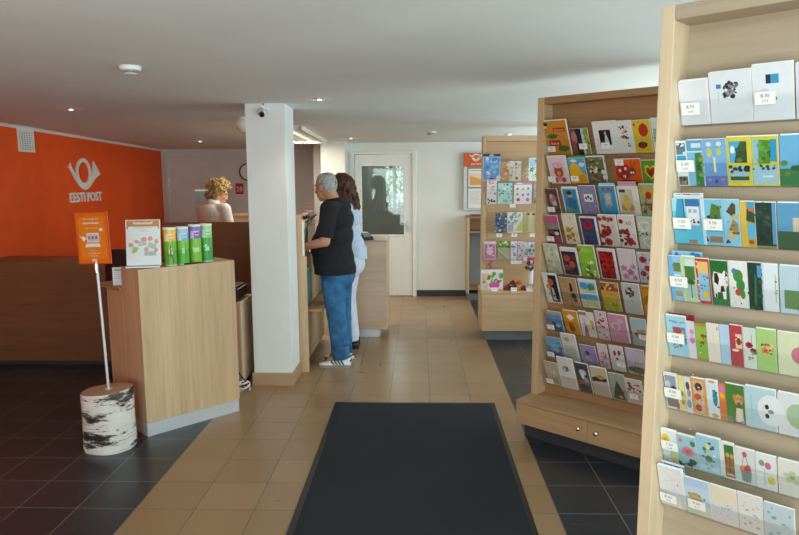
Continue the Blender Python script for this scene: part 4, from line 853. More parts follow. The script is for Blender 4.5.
cardsR = [
(1,.051,.138,.131,.010,'dfe0e6','l .3 .5 .32 .5 .03 bbb','plain white envelope card, top left of the near postcard rack'),
(1,.138,.251,.149,.008,'dde3e8','r .17 .68 .29 .76 3f7fb8;s 22 4 .36 .5 .66 .78 .05 2a2c30 4a4e54 6a7078 1c1d20;e .5 .64 .13 .11 8a9096;s 14 9 .38 .52 .64 .76 .03 22242a e0e0e0;l .22 .62 .22 .4 .01 aab;l .1 .36 .9 .36 .004 c4cad0','white envelope card with a blue stamp and a black engraved drawing'),
(1,.251,.355,.156,.008,'dfe4e9','r .34 .66 .52 .82 2a3050;r .46 .66 .66 .82 3a9ac0;e .3 .5 .14 .08 c8d0d8;r .38 .36 .6 .42 2f6f9a;r .2 .40 .4 .43 667;l .1 .4 .3 .4 .02 aab','white envelope card with two blue stamp pictures'),
(1,.357,.47,.150,.006,'d9dde2','r .6 .6 .85 .85 8aa0b8','plain white envelope card with one pale blue stamp, rightmost of the top row'),
(2,.052,.085,.138,.006,'e2e8ea','r .08 .72 .95 .98 5a7a8a;s 8 3 .1 .74 .9 .96 .14 2c3430 dde 7a5a4a;r .08 .42 .95 .70 3aa0c8;p 22382e .3 .42 .95 .42 .95 .55 .6 .6;r .08 .02 .95 .22 6a6a5a;s 8 5 .1 .04 .9 .2 .12 2c342c 9a8a7a','small collage postcard of town views, first in the second postcard row'),
(2,.085,.132,.142,.006,'7abada','r 0 .78 1 1 5aa0cc;r .3 .84 .9 .94 cfdde4;p 3f7a3a .45 0 .95 0 .9 .74 .5 .72;s 14 2 .5 .05 .9 .7 .12 5a8a3a 2f5a34 7a9a4a;r 0 .74 1 .77 c8dde6','light blue postcard with a column of green trees'),
(2,.132,.196,.143,.006,'6a9ad0','r 0 .5 1 1 7aaedc;r 0 0 1 .22 5a78bc;r .42 .3 .52 .62 e2d9a0;e .25 .72 .12 .1 b8c870;e .68 .74 .12 .08 b8c870;e .25 .9 .12 .05 d5e2ea;e .7 .9 .12 .05 d5e2ea;e .5 .1 .08 .04 456;e .2 .14 .1 .03 c07a8a;e .8 .14 .1 .03 c07a8a','blue postcard with a pale lighthouse in the middle'),
(2,.196,.26,.146,.006,'d8c832','r .1 .48 .85 .92 4aa8d4;p 2f4a2c .3 .48 .85 .48 .85 .9 .6 .92 .4 .7;s 10 6 .35 .5 .85 .88 .1 3a5a34 5a7a44;e .25 .75 .1 .08 e4eef2;r .1 .1 .9 .42 9ac0d0;s 12 3 .1 .28 .9 .42 .09 26382c 3a4a34;r .1 .12 .9 .2 3a5a34','yellow-bordered postcard of a pine tree against the sky'),
(2,.26,.329,.145,.006,'c9c83a','r .08 .46 .5 .94 8abad4;p 4a8a34 .25 .46 .7 .46 .75 .92 .3 .94;s 12 8 .25 .5 .75 .9 .09 6aa03c 2f6a30;r .72 .5 .95 .94 2f93c4;r .05 .04 .95 .42 a0c8dc;l .4 .2 .8 .2 .07 dfe5e8;s 8 2 .05 .32 .9 .42 .06 2f4a3c','yellow-green postcard of a birch tree over a white boat'),
(2,.331,.46,.145,.006,'6ab0d8','r 0 0 1 .35 3a7a4a;s 12 3 .05 .2 .95 .5 .07 2f5a3a 5a8a4a','blue sky and meadow postcard, rightmost of the second row'),
(3,.052,.139,.148,.006,'6abcdc','r 0 .72 .5 1 9ad4e4;p 3a98c4 0 .3 .45 .3 .4 1 .2 1;r .5 .42 .93 .84 dfe2e6;r .56 .7 .68 .78 9ab0c8;r .74 .7 .86 .78 9ab0c8;s 7 3 .52 .44 .92 .58 .04 2c3440 445;r .48 .84 .96 1 2f74b0;r .0 .0 1 .28 5ac0dc;l .4 .3 .42 1 .03 2c4a40;r .5 .02 .8 .1 b07a5a','blue collage postcard with a white house front, first in the third row'),
(3,.139,.196,.147,.006,'7ac0de','p 5a7a3a .3 .55 .95 .5 .9 .86 .5 .92;s 12 4 .3 .52 .95 .9 .09 3a5a34 6a8a44 2c4a30;r .2 .3 .95 .44 5aa8d0;r .3 .06 .95 .2 9a7a5a;p 2a3a78 .05 .06 .25 .1 .12 .2;r 0 0 .12 1 d2e4ec','blue postcard with a bare tree and a small swallow'),
(3,.196,.242,.147,.006,'8ac8e0','p 5a4a34 .2 .75 .75 .6 .8 .9 .6 .95;p 9a8a5a .3 .35 .9 .3 .9 .5 .6 .6;e .5 .25 .3 .1 c8b88a;p 2a3a78 .05 .06 .4 .08 .2 .16;r .6 .6 1 .7 c8b070;s 6 3 .3 .1 .9 .6 .1 7a6a44 b0a070','postcard of thatched houses beside the sea'),
(3,.242,.282,.142,.006,'c8a83a','p d8b850 0 0 .5 0 .4 1 0 1;r .5 .55 1 1 3aa0c8;r .5 .2 1 .52 5ab8e0;p 3a4a2c .4 .6 1 .55 1 .75 .5 .85;r .6 .8 1 .88 c8744a;e .7 .12 .2 .05 b04a3a','postcard split between ochre straw and blue water'),
(3,.282,.335,.14,.006,'1f3a34','s 26 5 .05 .05 .8 .95 .12 2a4a3c 16302c 3a5a48 24443a;r .82 .1 1 1 5a9ac4;r 0 0 1 .06 8a8a54','dark postcard filled with a tall spruce'),
(3,.337,.465,.14,.006,'5a9ac0','r 0 0 1 .4 3a5a44;r .3 .4 .6 .7 c8c0a8','postcard of a pale manor by the water, rightmost of the third row'),
(4,.052,.09,.154,.006,'8ac0e0','s 5 3 .1 .7 .4 .95 .08 2f6ab0;r .35 .66 .95 .86 6a7a44;r .4 .44 .95 .60 dde8ec;r .35 .10 .9 .22 a89058;r 0 0 .3 1 6aace0','pale blue postcard with tiny inset views, first in the fourth row'),
(4,.09,.131,.155,.006,'b8d4a8','r .2 .5 .95 .8 4a7a3a;r .3 .8 .95 .95 cfe0e8;r .2 .1 .95 .4 a8c8b8;l .6 .1 .62 .45 .06 2f4a2c;e .62 .45 .3 .06 3a5a34;r 0 0 .12 1 d0d890','green and white strip postcard of a meadow tree'),
(4,.131,.172,.152,.006,'c8412a','r .14 .06 .9 .94 8ac4dc;r .14 .68 .9 .94 e6c07a;e .6 .2 .22 .08 e4c020;s 7 4 .2 .3 .85 .66 .06 3a5a8a 2a4a7a;s 22 1 .04 .02 .12 .98 .05 eee','red-bordered postcard with a yellow sun over blue water'),
(4,.172,.223,.15,.006,'2c6a3a','r 0 .72 1 1 1f6a34;p ece8e4 .14 .18 .3 .16 .34 .3 .62 .3 .66 .15 .82 .15 .84 .4 .98 .5 .97 .74 .8 .8 .66 .72 .2 .76 .1 .6;p 2a2422 .18 .52 .4 .46 .48 .6 .4 .73 .22 .72;p 2a2422 .5 .3 .78 .33 .7 .46 .56 .44;p 2a2422 .82 .66 .97 .68 .88 .8;e .9 .54 .07 .04 c9a8a0;e .84 .62 .025 .018 222;p 2a2422 .2 .18 .3 .17 .3 .26 .22 .28;r 0 0 1 .14 3a7a4a','green postcard of a black and white cow'),
(4,.223,.274,.151,.006,'e6e6e2','e .5 .7 .28 .14 3f8f3a;e .62 .5 .24 .14 358a44;e .3 .8 .14 .06 4a7ab8;e .5 .34 .2 .08 c0503a;e .72 .3 .14 .1 3f8f3a;s 7 4 .25 .28 .8 .8 .05 2a5aa8 d8c030 b83a2a;e .6 .1 .04 .02 335;s 4 7 .2 .1 .4 .3 .03 caa','white postcard with a green island map in bright spots'),
(4,.274,.311,.152,.006,'1c3c34','s 24 2 .05 .02 .95 .95 .16 24503e 173430 2f5f48;r .7 .7 1 .95 4a9ad0;p 3a6a4a .4 .1 .6 .1 .65 .7 .5 .8','dark green forest postcard with a scrap of blue sky'),
(4,.311,.352,.15,.006,'dbe6ea','l .85 .2 .85 .8 .05 a0a890;s 6 2 .75 .25 .95 .75 .06 8a8a6a 4a5a4a;r 0 0 .1 1 c4d8e4','pale blue-white postcard with a thin line of small marks'),
(4,.354,.47,.15,.006,'b8d0dc','r .1 .1 .9 .5 6a8a5a','pale postcard with a green field, rightmost of the fourth row'),
(5,.052,.114,.146,.006,'9accdf','r .3 .32 .95 .74 4a8ac8;e .62 .55 .28 .14 e0b02a;e .55 .66 .22 .08 b8404a;e .78 .5 .12 .1 e4b832;e .4 .5 .1 .08 e8c84a;s 9 4 .3 .2 .95 .5 .05 b8343a 2a3a7a 3a7a3a;t .55 .84 .07 34506a Palju on;e .1 .55 .05 .04 b54','pale blue birthday postcard with a yellow and red bird'),
(5,.114,.138,.136,.005,'d8d4e0','e .6 .72 .3 .07 d48ac0;e .6 .5 .35 .09 c878b4;e .55 .6 .2 .05 e0a8d0','narrow lilac postcard with pink blossom'),
(5,.138,.171,.132,.005,'8ab84a','r 0 .92 1 1 b88a3a;r 0 0 1 .05 b88a3a;o .66 .68 .2 c8502c 8a2c1a;o .6 .5 .17 d0702c 9a4018;o .85 .55 .14 d88a3a a05a1c;s 6 4 .3 .35 .95 .75 .1 4a7a34;e .3 .2 .06 .02 eee','green postcard with orange roses'),
(5,.171,.208,.139,.005,'e2dccf','l .2 .1 .2 .9 .02 d0bfae;l .5 .1 .5 .9 .02 d0c4b4;p b8505a .8 .84 .92 .84 .86 .95','plain cream postcard with a tiny red mark'),
(5,.208,.236,.14,.005,'a8cbe2','r 0 .5 1 1 b4d2e6','plain pale blue postcard between the cream and crimson ones'),
(5,.236,.272,.142,.006,'b8424c','r .45 .45 .95 .8 e0cfae;e .7 .62 .2 .09 a82a2c;s 5 3 .5 .5 .95 .75 .1 3a5a2c b83a2c;e .4 .4 .3 .03 e8dcd8;r 0 0 1 .3 b04a52','crimson postcard with a rose in a cream window'),
(5,.272,.307,.141,.005,'cfdcd2','o .45 .58 .3 b03040 701420;o .75 .46 .24 982430 601018;s 7 4 .3 .2 .95 .45 .1 6a7060 8a8a7a;l .6 .6 .7 .85 .04 7a8a6a','white-green postcard with dark red blooms'),
(5,.307,.359,.143,.006,'a4cc7e','f .45 .5 .24 dd8050 a8442c;f .65 .62 .2 e8c4a0 c08050;s 10 5 .3 .4 .85 .7 .08 c0402c 3f7a34 e0945a','pale green postcard with an orange bouquet'),
(5,.361,.475,.143,.006,'d4dcb8','e .5 .5 .2 .2 c87a8a','cream-green postcard with one pink bloom, rightmost of the fifth row'),
(6,.052,.096,.137,.006,'dfe0e2','r .1 .5 .9 .94 8a98a8;e .7 .55 .2 .12 3a3a40;r .1 .06 .95 .3 5a5a60;e .3 .7 .2 .1 b8c4d0;r .8 .02 1 .2 6a2430;r 0 .9 .05 .2 b04','grey photo postcard with a dark figure, first in the sixth row'),
(6,.096,.115,.137,.005,'e0d68a','e .5 .5 .35 .07 7a9a4a;e .6 .25 .3 .08 c88a4a','narrow yellow postcard with painted eggs'),
(6,.115,.136,.137,.005,'d8dce0','e .5 .75 .3 .12 5a4a54;e .6 .55 .3 .1 a88a90;e .5 .25 .35 .12 8a94b0','narrow pale postcard of two children'),
(6,.136,.181,.137,.006,'d89a4a','r .16 .06 .82 .94 c8b4a4;e .5 .78 .26 .12 4a3830;e .4 .5 .26 .1 c85a2c;e .6 .36 .22 .1 d8b8a8;e .4 .2 .24 .1 a8442c;s 8 5 .2 .1 .8 .9 .07 e0d4c8 8a3a28 d88a3a','orange-framed postcard with a basket of fruit'),
(6,.181,.216,.142,.006,'d6e4ec','e .7 .55 .22 .22 2f7f9a;s 8 3 .5 .3 .95 .75 .1 3a94b0 24607a 6ab0a0;e .5 .96 .3 .03 d89a3a;e .6 .08 .3 .06 e0a83a','pale postcard with a turquoise bird shape'),
(6,.216,.235,.137,.005,'dc8a34','e .5 .85 .45 .1 d47ab0;e .5 .68 .35 .07 e8b43a;r .1 .05 .9 .55 d8743a','narrow orange postcard topped with pink blossom'),
(6,.235,.288,.141,.006,'4a7a3c','r 0 0 1 .5 4f8240;e .68 .62 .22 .16 c89a62;e .46 .68 .08 .1 b07f4a;e .9 .68 .08 .1 b07f4a;e .7 .5 .12 .08 6a5844;p ded4c4 .45 .05 .9 .05 .88 .42 .55 .42;e .62 .66 .03 .025 222;e .78 .66 .03 .025 222;s 14 3 .0 .02 .95 .12 .06 d08ac0 c070b0','green postcard of a puppy in pink flowers'),
(6,.288,.371,.147,.006,'b4d2da','e .85 .5 .45 .38 dfe6e8;e .72 .58 .07 .06 222a30;e .72 .36 .07 .06 222a30;l .2 .15 .22 .85 .012 8aa;e .85 .48 .1 .05 8a949a','pale blue postcard of a white seal pup'),
(6,.373,.48,.147,.006,'d8dfe0','e .5 .5 .3 .3 a8c0a0','white postcard with a green wreath, rightmost of the sixth row'),
(7,.052,.102,.129,.010,'dfe8ea','e .3 .72 .26 .16 e8c02a;e .28 .72 .1 .06 d89a1a;r .5 .2 1 .5 a8d0d4;e .8 .2 .2 .14 e0d87a','pale postcard with a yellow daffodil, first in the seventh row'),
(7,.102,.161,.124,.010,'9ac8d4','s 10 4 .05 .03 .95 .25 .10 24402c 3a5a3a 1c2c24;e .85 .8 .14 .09 4a7a5a;e .75 .2 .2 .1 2a4a30;o .55 .52 .36 dd929a b04856;o .2 .84 .15 d8a0a8 b86874','light blue postcard with a large pink rose'),
(7,.161,.235,.143,.010,'9cc8d8','s 14 6 .2 .35 .85 .85 .07 3a4f98 5a6ab0 e8e8e0 d8c030 4a7a4a 2a3a7a;e .5 .74 .1 .08 e8dc70;e .5 .4 .16 .1 4a7a50;r .05 .05 .95 .22 b8d8e0;s 8 2 .1 .05 .9 .25 .06 d8e8e8 7aa8b0','light blue postcard with a bunch of pansies'),
(7,.235,.272,.139,.008,'e4e2dc','r .18 .05 .95 .95 2f7a3c;p c8503a .25 .05 .42 .05 .5 .6 .4 .8;p c8503a .6 .05 .8 .05 .85 .6 .72 .8;e .45 .68 .16 .06 d89a5a;e .78 .66 .14 .06 d89a5a;r .3 .1 .9 .16 e0b8a0','green postcard with two red ribboned candles'),
(7,.272,.327,.133,.008,'d4dcda','p 7a9490 .3 .05 .75 .05 .82 .38 .24 .38;e .5 .42 .3 .1 b8464a;e .35 .45 .1 .07 e0a02c;e .65 .5 .12 .07 c05a64;l .3 .42 .5 .92 .03 b87a7a;l .72 .42 .5 .92 .03 b87a7a;e .5 .85 .12 .08 c85a6a','pale postcard with a flower basket in a grey pot'),
(7,.327,.383,.131,.008,'dde4e6','e .6 .7 .16 .1 c86a88;e .3 .75 .14 .09 8a9a7a;e .75 .3 .2 .12 d8c83a;r .4 .1 .45 .6 b8c8c8','white postcard with pink and yellow blooms'),
(7,.385,.48,.131,.008,'e0e0da','f .4 .55 .26 b8c8a8 8aa07a','white postcard with pale green leaves, rightmost of the seventh row'),
(8,.052,.133,.165,.010,'e0e2e4','s 10 4 .1 .2 .9 .8 .012 b0b8bc;l .15 .6 .8 .75 .01 aab4b8;l .15 .3 .7 .5 .01 aab4b8;l .5 .2 .9 .4 .01 b8b0b0;e .8 .6 .03 .03 999','white postcard with faint line drawing; first in the bottom row'),
(8,.135,.211,.147,.008,'bfd6ea','r 0 0 1 .3 cfe0c8;e .4 .5 .28 .12 cda97c;s 9 5 .15 .38 .8 .62 .06 b88a5a d8b88a 8a9a5a;e .5 .36 .05 .04 c0504a;r 0 .8 1 1 b0cce8','pale blue postcard with tan flowers'),
(8,.211,.289,.148,.008,'e4dcc4','r 0 0 1 .55 dcdfe4;s 14 6 .3 .2 .9 .55 .03 8a9ac0 a8b4cc c8b8a8','cream postcard with small bluish figures'),
(8,.289,.358,.15,.008,'dfe0de','s 20 8 .15 .15 .85 .8 .05 c0b0b4 a8b0a8 b8a0a8 9aa8b4','whitish postcard with a soft grey-pink posy'),
(8,.358,.44,.142,.008,'c0d2da','s 12 8 .1 .1 .9 .9 .06 8aa8b8 a8c0c8','grey-blue postcard, rightmost of the bottom row'),
]
for r_, u0, u1, h, th, bg, prog, lab in cardsR:
    make_card('postcard', lab, 'postcard', GR, MR, u0, u1, ZR[r_ - 1], h, th, LR, .09, bg, prog)

# taller cards standing behind the front ones
for r_, u0, u1, h, bg, prog, lab in ((3,.52,.63,.222,'d8a8b8','r 0 .94 1 .96 c48a9c','pink card rising behind the card of three yellow plush toys'),
                                    (2,.19,.295,.186,'58b848','r 0 .97 1 .99 3f9a38','green card edge rising behind the golden hill card'),
                                    (3,.40,.50,.214,'5aa8c4','r 0 .96 1 .98 d8e4e8','blue card edge rising behind the grey teddy bear card')):
    make_card('greeting_card', lab, 'greeting card', G2, M2, u0, u1, Z2[r_ - 1], h, .003, L2, .0925, bg, prog)
for r_, u0, u1, h, bg, prog, lab in ((3,.055,.142,.166,'e2e5e8','r .05 .965 .3 .985 6ab0d8;r .32 .965 .6 .985 556;r .62 .965 .9 .985 89a','white printed postcard rising behind the white house postcard'),
                                    (4,.06,.15,.172,'8ac0de','e .15 .94 .06 .03 2f6ab0;e .7 .95 .1 .04 3a78b8;e .85 .93 .1 .04 3a78b8;r .3 .88 1 .92 5a7a4a','light blue postcard rising behind the tiny inset views postcard'),
                                    (5,.054,.135,.154,'8f2430','s 6 3 .3 .965 .8 .985 .02 c8a040','dark red postcard edge rising behind the yellow and red bird postcard'),
                                    (8,.062,.135,.182,'e0e4e6','r 0 .85 1 .96 4a84b4;s 14 3 .05 .88 .95 .95 .035 dfe8ee','blue and white patterned postcard rising behind the faint line drawing')):
    make_card('postcard', lab, 'postcard', GR, MR, u0, u1, ZR[r_ - 1], h, .003, LR, .1035, bg, prog)
# ------------------------------------------------------------------ stationery rack facing the aisle
PM = (.68, 7.1, 0); MM = W(PM, 0); ZM = [1.643, 1.404, 1.102, .816]
tagsM = [(2, .303, -.036, '25.00/1.60'), (2, .567, -.036, '19.00/1.21'), (3, .166, -.044, '35.00/2.24'), (3, .324, -.044, '35.00/2.24'), (3, .515, -.044, '29.00/1.85'), (4, .324, -.046, '22.00/1.41'), (4, .383, -.046, '22.00/1.41'), (4, .456, -.012, '18.00/1.15')]
tm = thing('stationery_rack', 'oak rack of hanging stationery packs over a drawer base, facing down the aisle', 'display rack', PM)
m = MB(); m.box((-.012, .0, .51), (.028, .17, 2.11)); m.build('side_panel', 'oak_mid', tm, bevel=.002)
m = MB(); m.box((.91, .0, .51), (.95, .17, 2.11)); m.build('side_panel', 'oak_mid', tm, bevel=.002)
bx((.028, .15, .51), (.91, .168, 2.07), 'back_panel', 'oak_mid', tm); bx((.028, 0, 2.055), (.91, .17, 2.11), 'top_panel', 'oak_mid', tm, bevel=.002)
for z in ZM:
    m = MB(); pocket(m, -.01, .93, -.024, R(3), .16, -.0005); m.build('clear_pocket', 'acrylic', tm, loc=(0, 0, z))
for (row, u, s, txt) in tagsM:
    m, X = price_tag(tm, u, -.024, s, R(3), txt, .058, .036); m.build('price_tag', 'print', tm, loc=(0, 0, ZM[row - 1]))
bx((-.03, -.27, .095), (.95, .17, .49), 'cabinet_body', 'oak_mid', tm); bx((-.035, -.28, .49), (.955, .17, .514), 'cabinet_top', 'oak_mid', tm, bevel=.002)
d = bx((-.028, -.288, .10), (.948, -.27, .486), 'drawer_front', 'oak_mid', tm, bevel=.002)
MB().lathe([(0, 0), (.006, 0), (.006, .012), (.014, .018), (.014, .024), (.008, .029), (0, .03)], 16, X=Matrix.Translation((.80, -.288, .3)) @ Matrix.Rotation(R(90), 4, 'X')).build('knob', 'chrome', d, smooth=True)
bx((-.0, -.25, 0), (.92, .15, .095), 'plinth', 'plinth', tm)
GM = 'stationery packs on the aisle rack'
packs = [
(1,-.014,.166,.281,'cfe0ee','r 0 .9 1 1 1f2436;e .5 .95 .14 .03 ccc;r .03 .05 .97 .88 5a9ad4;s 18 3 .05 .1 .95 .85 .1 8abce4 c4dcee 3a7ac0;r .4 .05 .62 .12 223','blue gift pack with a black header card, top left of the aisle rack'),
(1,.171,.255,.217,'c88a5a','r 0 .92 1 1 6a6a9a;s 12 2 .05 .1 .95 .9 .14 d8a87a b56a4a e2c4a4;p c83a3a .6 .4 1 .5 .8 .6','orange-brown sticker pack beside the blue gift pack'),
(1,.261,.382,.217,'d8cbb8','s 20 4 .08 .08 .92 .9 .1 b8a488 8a7a5a c4b8a0 6a5a44;r 0 .95 1 1 7a6a9a','tan patterned sticker pack in the top row of the aisle rack'),
(1,.462,.62,.238,'d4e2dc','r .08 .55 .92 .95 a8cce0;s 20 5 .1 .1 .9 .6 .09 4a8a3a c8d848 2a4a7a b85a4a;r .4 .8 .8 .9 3a7ab8','pack with a meadow picture under blue sky, right end of the top row'),
(2,.028,.134,.26,'e8e2e2','r .1 .94 .9 1 d48aa8;s 16 3 .15 .4 .85 .92 .1 d8a0ac c88a98 e8c8cc;s 8 3 .15 .04 .85 .22 .1 2a2628 554','tall white pack with pink flowers and black lettering, first in the second row'),
(2,.144,.298,.223,'b8d8d4','s 36 7 .06 .06 .94 .94 .07 3a9a98 6ab8b0 2f7a8a e4ecec 8ac44a;r 0 .97 1 1 8ac','teal pack of round patterned stickers'),
(2,.314,.499,.223,'e8e4e8','r 0 .9 1 1 c88ac0;e .3 .96 .2 .03 eee;e .2 .7 .07 .06 e06a8a;e .5 .7 .07 .06 e8c83a;e .8 .72 .07 .06 5a9ad0;e .2 .45 .07 .06 8ac04a;e .5 .42 .07 .06 d85a5a;e .8 .45 .07 .06 b07ac8;e .25 .2 .1 .08 c83a6a;e .78 .2 .1 .08 c85a8a','white pack of coloured dots with a pink header'),
(2,.525,.662,.212,'a8bcd0','s 24 4 .06 .06 .94 .94 .1 4a6a9a 8a9ab8 2f4a6a d8d8d0','grey-blue pack at the right end of the second row'),
(3,.123,.245,.207,'4a5a7a','s 40 4 .05 .05 .95 .95 .09 2a3a6a 7a9ab8 d8e0e0 3a6a4a 8a5a4a','dark blue mosaic sticker pack'),
(3,.25,.409,.217,'e2e4dc','s 24 6 .05 .4 .95 .95 .08 d8d04a 5a9a4a e8e8a0 8aa0b8;p d8c84a .5 .1 .95 .1 .95 .6;r .05 .05 .4 .4 a8b8c4','white and yellow pack beside the dark blue mosaic pack'),
(3,.419,.578,.217,'c8c08a','r .05 .03 .28 .97 b8b070;r .36 .03 .62 .97 d0c898;r .70 .03 .95 .97 c0b880;e .3 .9 .1 .05 3a3a2a;e .65 .9 .1 .05 3a3a2a','khaki pack of three pale strips'),
(4,.007,.134,.196,'e8d0da','r .06 .05 .94 .85 d87aa0;e .5 .5 .28 .26 ecd4de;s 10 3 .2 .2 .8 .8 .06 c84a80 f0e0e8 a83a68;r 0 .9 1 1 e4e0e0','pink pack with a round white picture, first in the fourth row'),
(4,.144,.282,.196,'b0b08a','r 0 .65 1 1 6a9a3a;s 10 3 .05 .68 .95 .96 .08 d8d84a 2f6a2a e4e4d0;l .1 .55 .9 .1 .1 d4ccb0;l .1 .4 .7 .05 .08 a8987a;l .4 .6 .95 .3 .08 c4b898;r .02 .02 .1 .6 8a8068','green-topped pack of wooden sticks'),
(4,.292,.356,.196,'dfe2e8','s 14 5 .15 .1 .85 .9 .14 5a7ab8 8a9ac0 b8c4d8 c86a7a','slim white pack with blue shapes'),
(4,.366,.425,.196,'dcc8d0','s 14 8 .15 .1 .85 .9 .14 a85a8a c88aa8 7a5a8a e4dce0','slim pinkish pack next to the slim white pack'),
(4,.43,.567,.196,'d0d4d4','s 24 2 .08 .08 .92 .92 .1 8a949a b8bcc0 5a6068 e4e4e0;r 0 .95 1 1 a8b','grey-white pack at the right end of the fourth row'),
]
for r_, u0, u1, h, bg, prog, lab in packs:
    w = u1 - u0; m = MB()
    m.box((-w / 2, 0, 0), (w / 2, .002, h), hx(bg)); m.loft([[(x * w / 2 * s, .002 + y, q) for x, q in ((-1, .01), (1, .01), (1, h * .86), (-1, h * .86))] for y, s in ((0, .98), (.012, .9))], (.8, .8, .8, 1))
    m.art(prog, w, h); o = m.build('stationery_pack', 'satin'); tag(o, lab, 'stationery pack', GM)
    o.matrix_world = MM @ Matrix.Translation(((u0 + u1) / 2, -.022, ZM[r_ - 1])) @ Matrix.Rotation(R(3), 4, 'X')
# pink ribbon wand hanging under the pink pack
t = thing('ribbon_wand', 'pink stick with ribbon standing below the pink pack at the left post', 'ribbon', (.755, 7.0, .514))
MB().tube([(0, .06, 0), (.0, .05, .16), (-.005, .04, .30)], .005, 8).build('stick', plain('pink_plastic', 'd86a94', .4), t)
m = MB(); m.tube([(-.005 + .02 * math.sin(k), .04 + .02 * math.cos(k), .29 - k * .008) for k in range(12)], .006, 6); m.build('ribbon', plain('ribbon_pink', 'c84a7a', .5), t)
# things on the drawer top
t = thing('magazine_pack', 'white craft magazine with pink and green cover leaning at the left of the rack base', 'magazine', (.765, 6.93, .514), R(0))
X = Matrix.Rotation(R(-14), 4, 'X'); m = MB(); m.box((-.115, 0, .003), (.115, .008, .215), hx('dcdcd6'), X=X)
m.art('r 0 .85 1 1 e8e6e0;r .05 .05 .3 .8 c8b898;s 16 4 .3 .3 .95 .8 .09 8ab84a d8e0c8 5a9a4a e4d0d8;e .6 .22 .25 .16 c84a98;e .8 .4 .1 .08 b83a88;s 8 4 .05 .1 .35 .7 .07 b0503a d8c8a8', .23, .21, z0=.003, X=X); m.build('cover', 'satin', t)
m = MB(); m.box((-.115, -.004, 0), (.115, .07, .003)); m.build('clear_stand', 'acrylic', t)
GB = 'gift bows piled on the rack base'
rb = random.Random(3); bowc = [('c0281e', 'bright red'), ('2f7a3a', 'green'), ('d8b03a', 'gold'), ('3a4a8a', 'blue'), ('b02030', 'crimson'), ('7a3a7a', 'purple'), ('e0e0dc', 'white'), ('d8742a', 'orange'), ('a01c1c', 'dark red')]
spots = [(.235, -.17, 0, 0, 'at the left end of the bow pile'), (.29, -.19, 0, 1, 'in the front of the bow pile'), (.35, -.18, 0, 2, 'in the front of the bow pile, right of the green bow'), (.41, -.18, 0, 4, 'at the right end of the bow pile'), (.26, -.11, 0, 3, 'at the back left of the bow pile'), (.325, -.11, 0, 5, 'at the back of the bow pile'), (.385, -.11, 0, 6, 'at the back right of the bow pile'), (.30, -.15, .05, 8, 'on top of the bow pile, left'), (.365, -.145, .05, 7, 'on top of the bow pile, right')]
for x, y, z, ci, where in spots:
    c, n = bowc[ci]; m = MB()
    for ring, (nn, rr, hh) in enumerate(((8, .026, .014), (6, .017, .026), (3, .008, .034))):
        for k in range(nn):
            a = k * 2 * math.pi / nn + ring * .4; ca, sa = math.cos(a), math.sin(a)
            pts = [(0, 0, .003), (rr * .5 * ca, rr * .5 * sa, hh + .002), (rr * ca, rr * sa, hh), (rr * .95 * ca, rr * .95 * sa, hh * .4), (rr * .3 * ca, rr * .3 * sa, .002)]
            for q in range(4):
                p0, p1 = Vector(pts[q]), Vector(pts[q + 1]); s_ = Vector((-sa, ca, 0)) * .007
                m.add([p0 - s_, p1 - s_, p1 + s_, p0 + s_, p0 - s_ + Vector((0, 0, .001)), p1 - s_ + Vector((0, 0, .001)), p1 + s_ + Vector((0, 0, .001)), p0 + s_ + Vector((0, 0, .001))], [(3, 2, 1, 0), (4, 5, 6, 7), (0, 1, 5, 4), (2, 3, 7, 6)], hx(c))
    o = m.build('gift_bow', 'satin'); tag(o, n + ' ribbon gift bow ' + where, 'gift bow', GB); o.matrix_world = MM @ Matrix.Translation((x, y, .514 + z)) @ Matrix.Scale(1.35, 4)
t = thing('party_popper', 'tall white tube with a multicoloured frilled top at the right of the bows', 'party popper', (1.165, 6.97, .514))
m = MB(); m.lathe([(0, 0), (.032, 0), (.032, .21), (0, .21)], 20, hx('e6e6e4')); m.lathe([(.0325, .05), (.0328, .05), (.0328, .06), (.0325, .06)], 20, hx('c0a0b0')); m.build('paper_tube', 'satin', t, smooth=True)
m = MB(); rp = random.Random(5)
for k in range(26):
    a = rp.random() * 6.28; r1 = .02 + .03 * rp.random(); z = .21 + .09 * rp.random(); cc = hx(rp.choice(('b83044', '3a3a8a', 'd8d8e0', '7a2a6a', '2f6a4a', 'e0b03a', '222')))
    m.sph((r1 * math.cos(a), r1 * math.sin(a), z), (.014, .014, .018), 6, cc)
m.cyl((0, 0, .21), (0, 0, .30), .022, 12, hx('553')); m.build('frilled_top', 'satin', t)
m = MB(); m.box((-.04, -.034, .30), (.05, -.028, .34), hx('c03040')); m.box((-.005, -.036, .27), (.005, -.026, .31), hx('eee')); m.build('hang_tag', 'satin', t)
t = thing('gift_box', 'small white gift box with a pink top at the right end of the rack base', 'box', (1.225, 6.875, .514), R(8))
m = MB(); m.box((-.05, -.03, 0), (.05, .03, .055), hx('e8e4e4')); m.box((-.008, -.0305, 0), (.008, .0305, .0555), hx('d8a0b0')); m.build('box', 'satin', t); 
m = MB(); m.box((-.052, -.032, .055), (.052, .032, .066), hx('d89aac')); m.sph((.0, 0, .072), (.022, .014, .01), 10, hx('c85a78')); m.build('lid', 'satin', t)
for k, (x, y, lab) in enumerate(((.10, -.255, 'white price card at the left of the rack base front edge'), (.30, -.262, 'white price card in front of the green gift bow'), (.46, -.262, 'white price card in front of the party popper'))):
    m = MB(); X = Matrix.Rotation(R(-25), 4, 'X'); m.box((-.03, 0, 0), (.03, .002, .04), hx('f0f0ee'), X=X); m.text('25.00', 0, .018, .012, -.0004, hx('666'), X=X); m.box((-.03, 0, 0), (.03, .022, .0015), hx('f0f0ee'))
    o = m.build('price_card', 'print'); tag(o, lab, 'price card', 'price cards on the rack base'); o.matrix_world = MM @ Matrix.Translation((x, y, .5142))

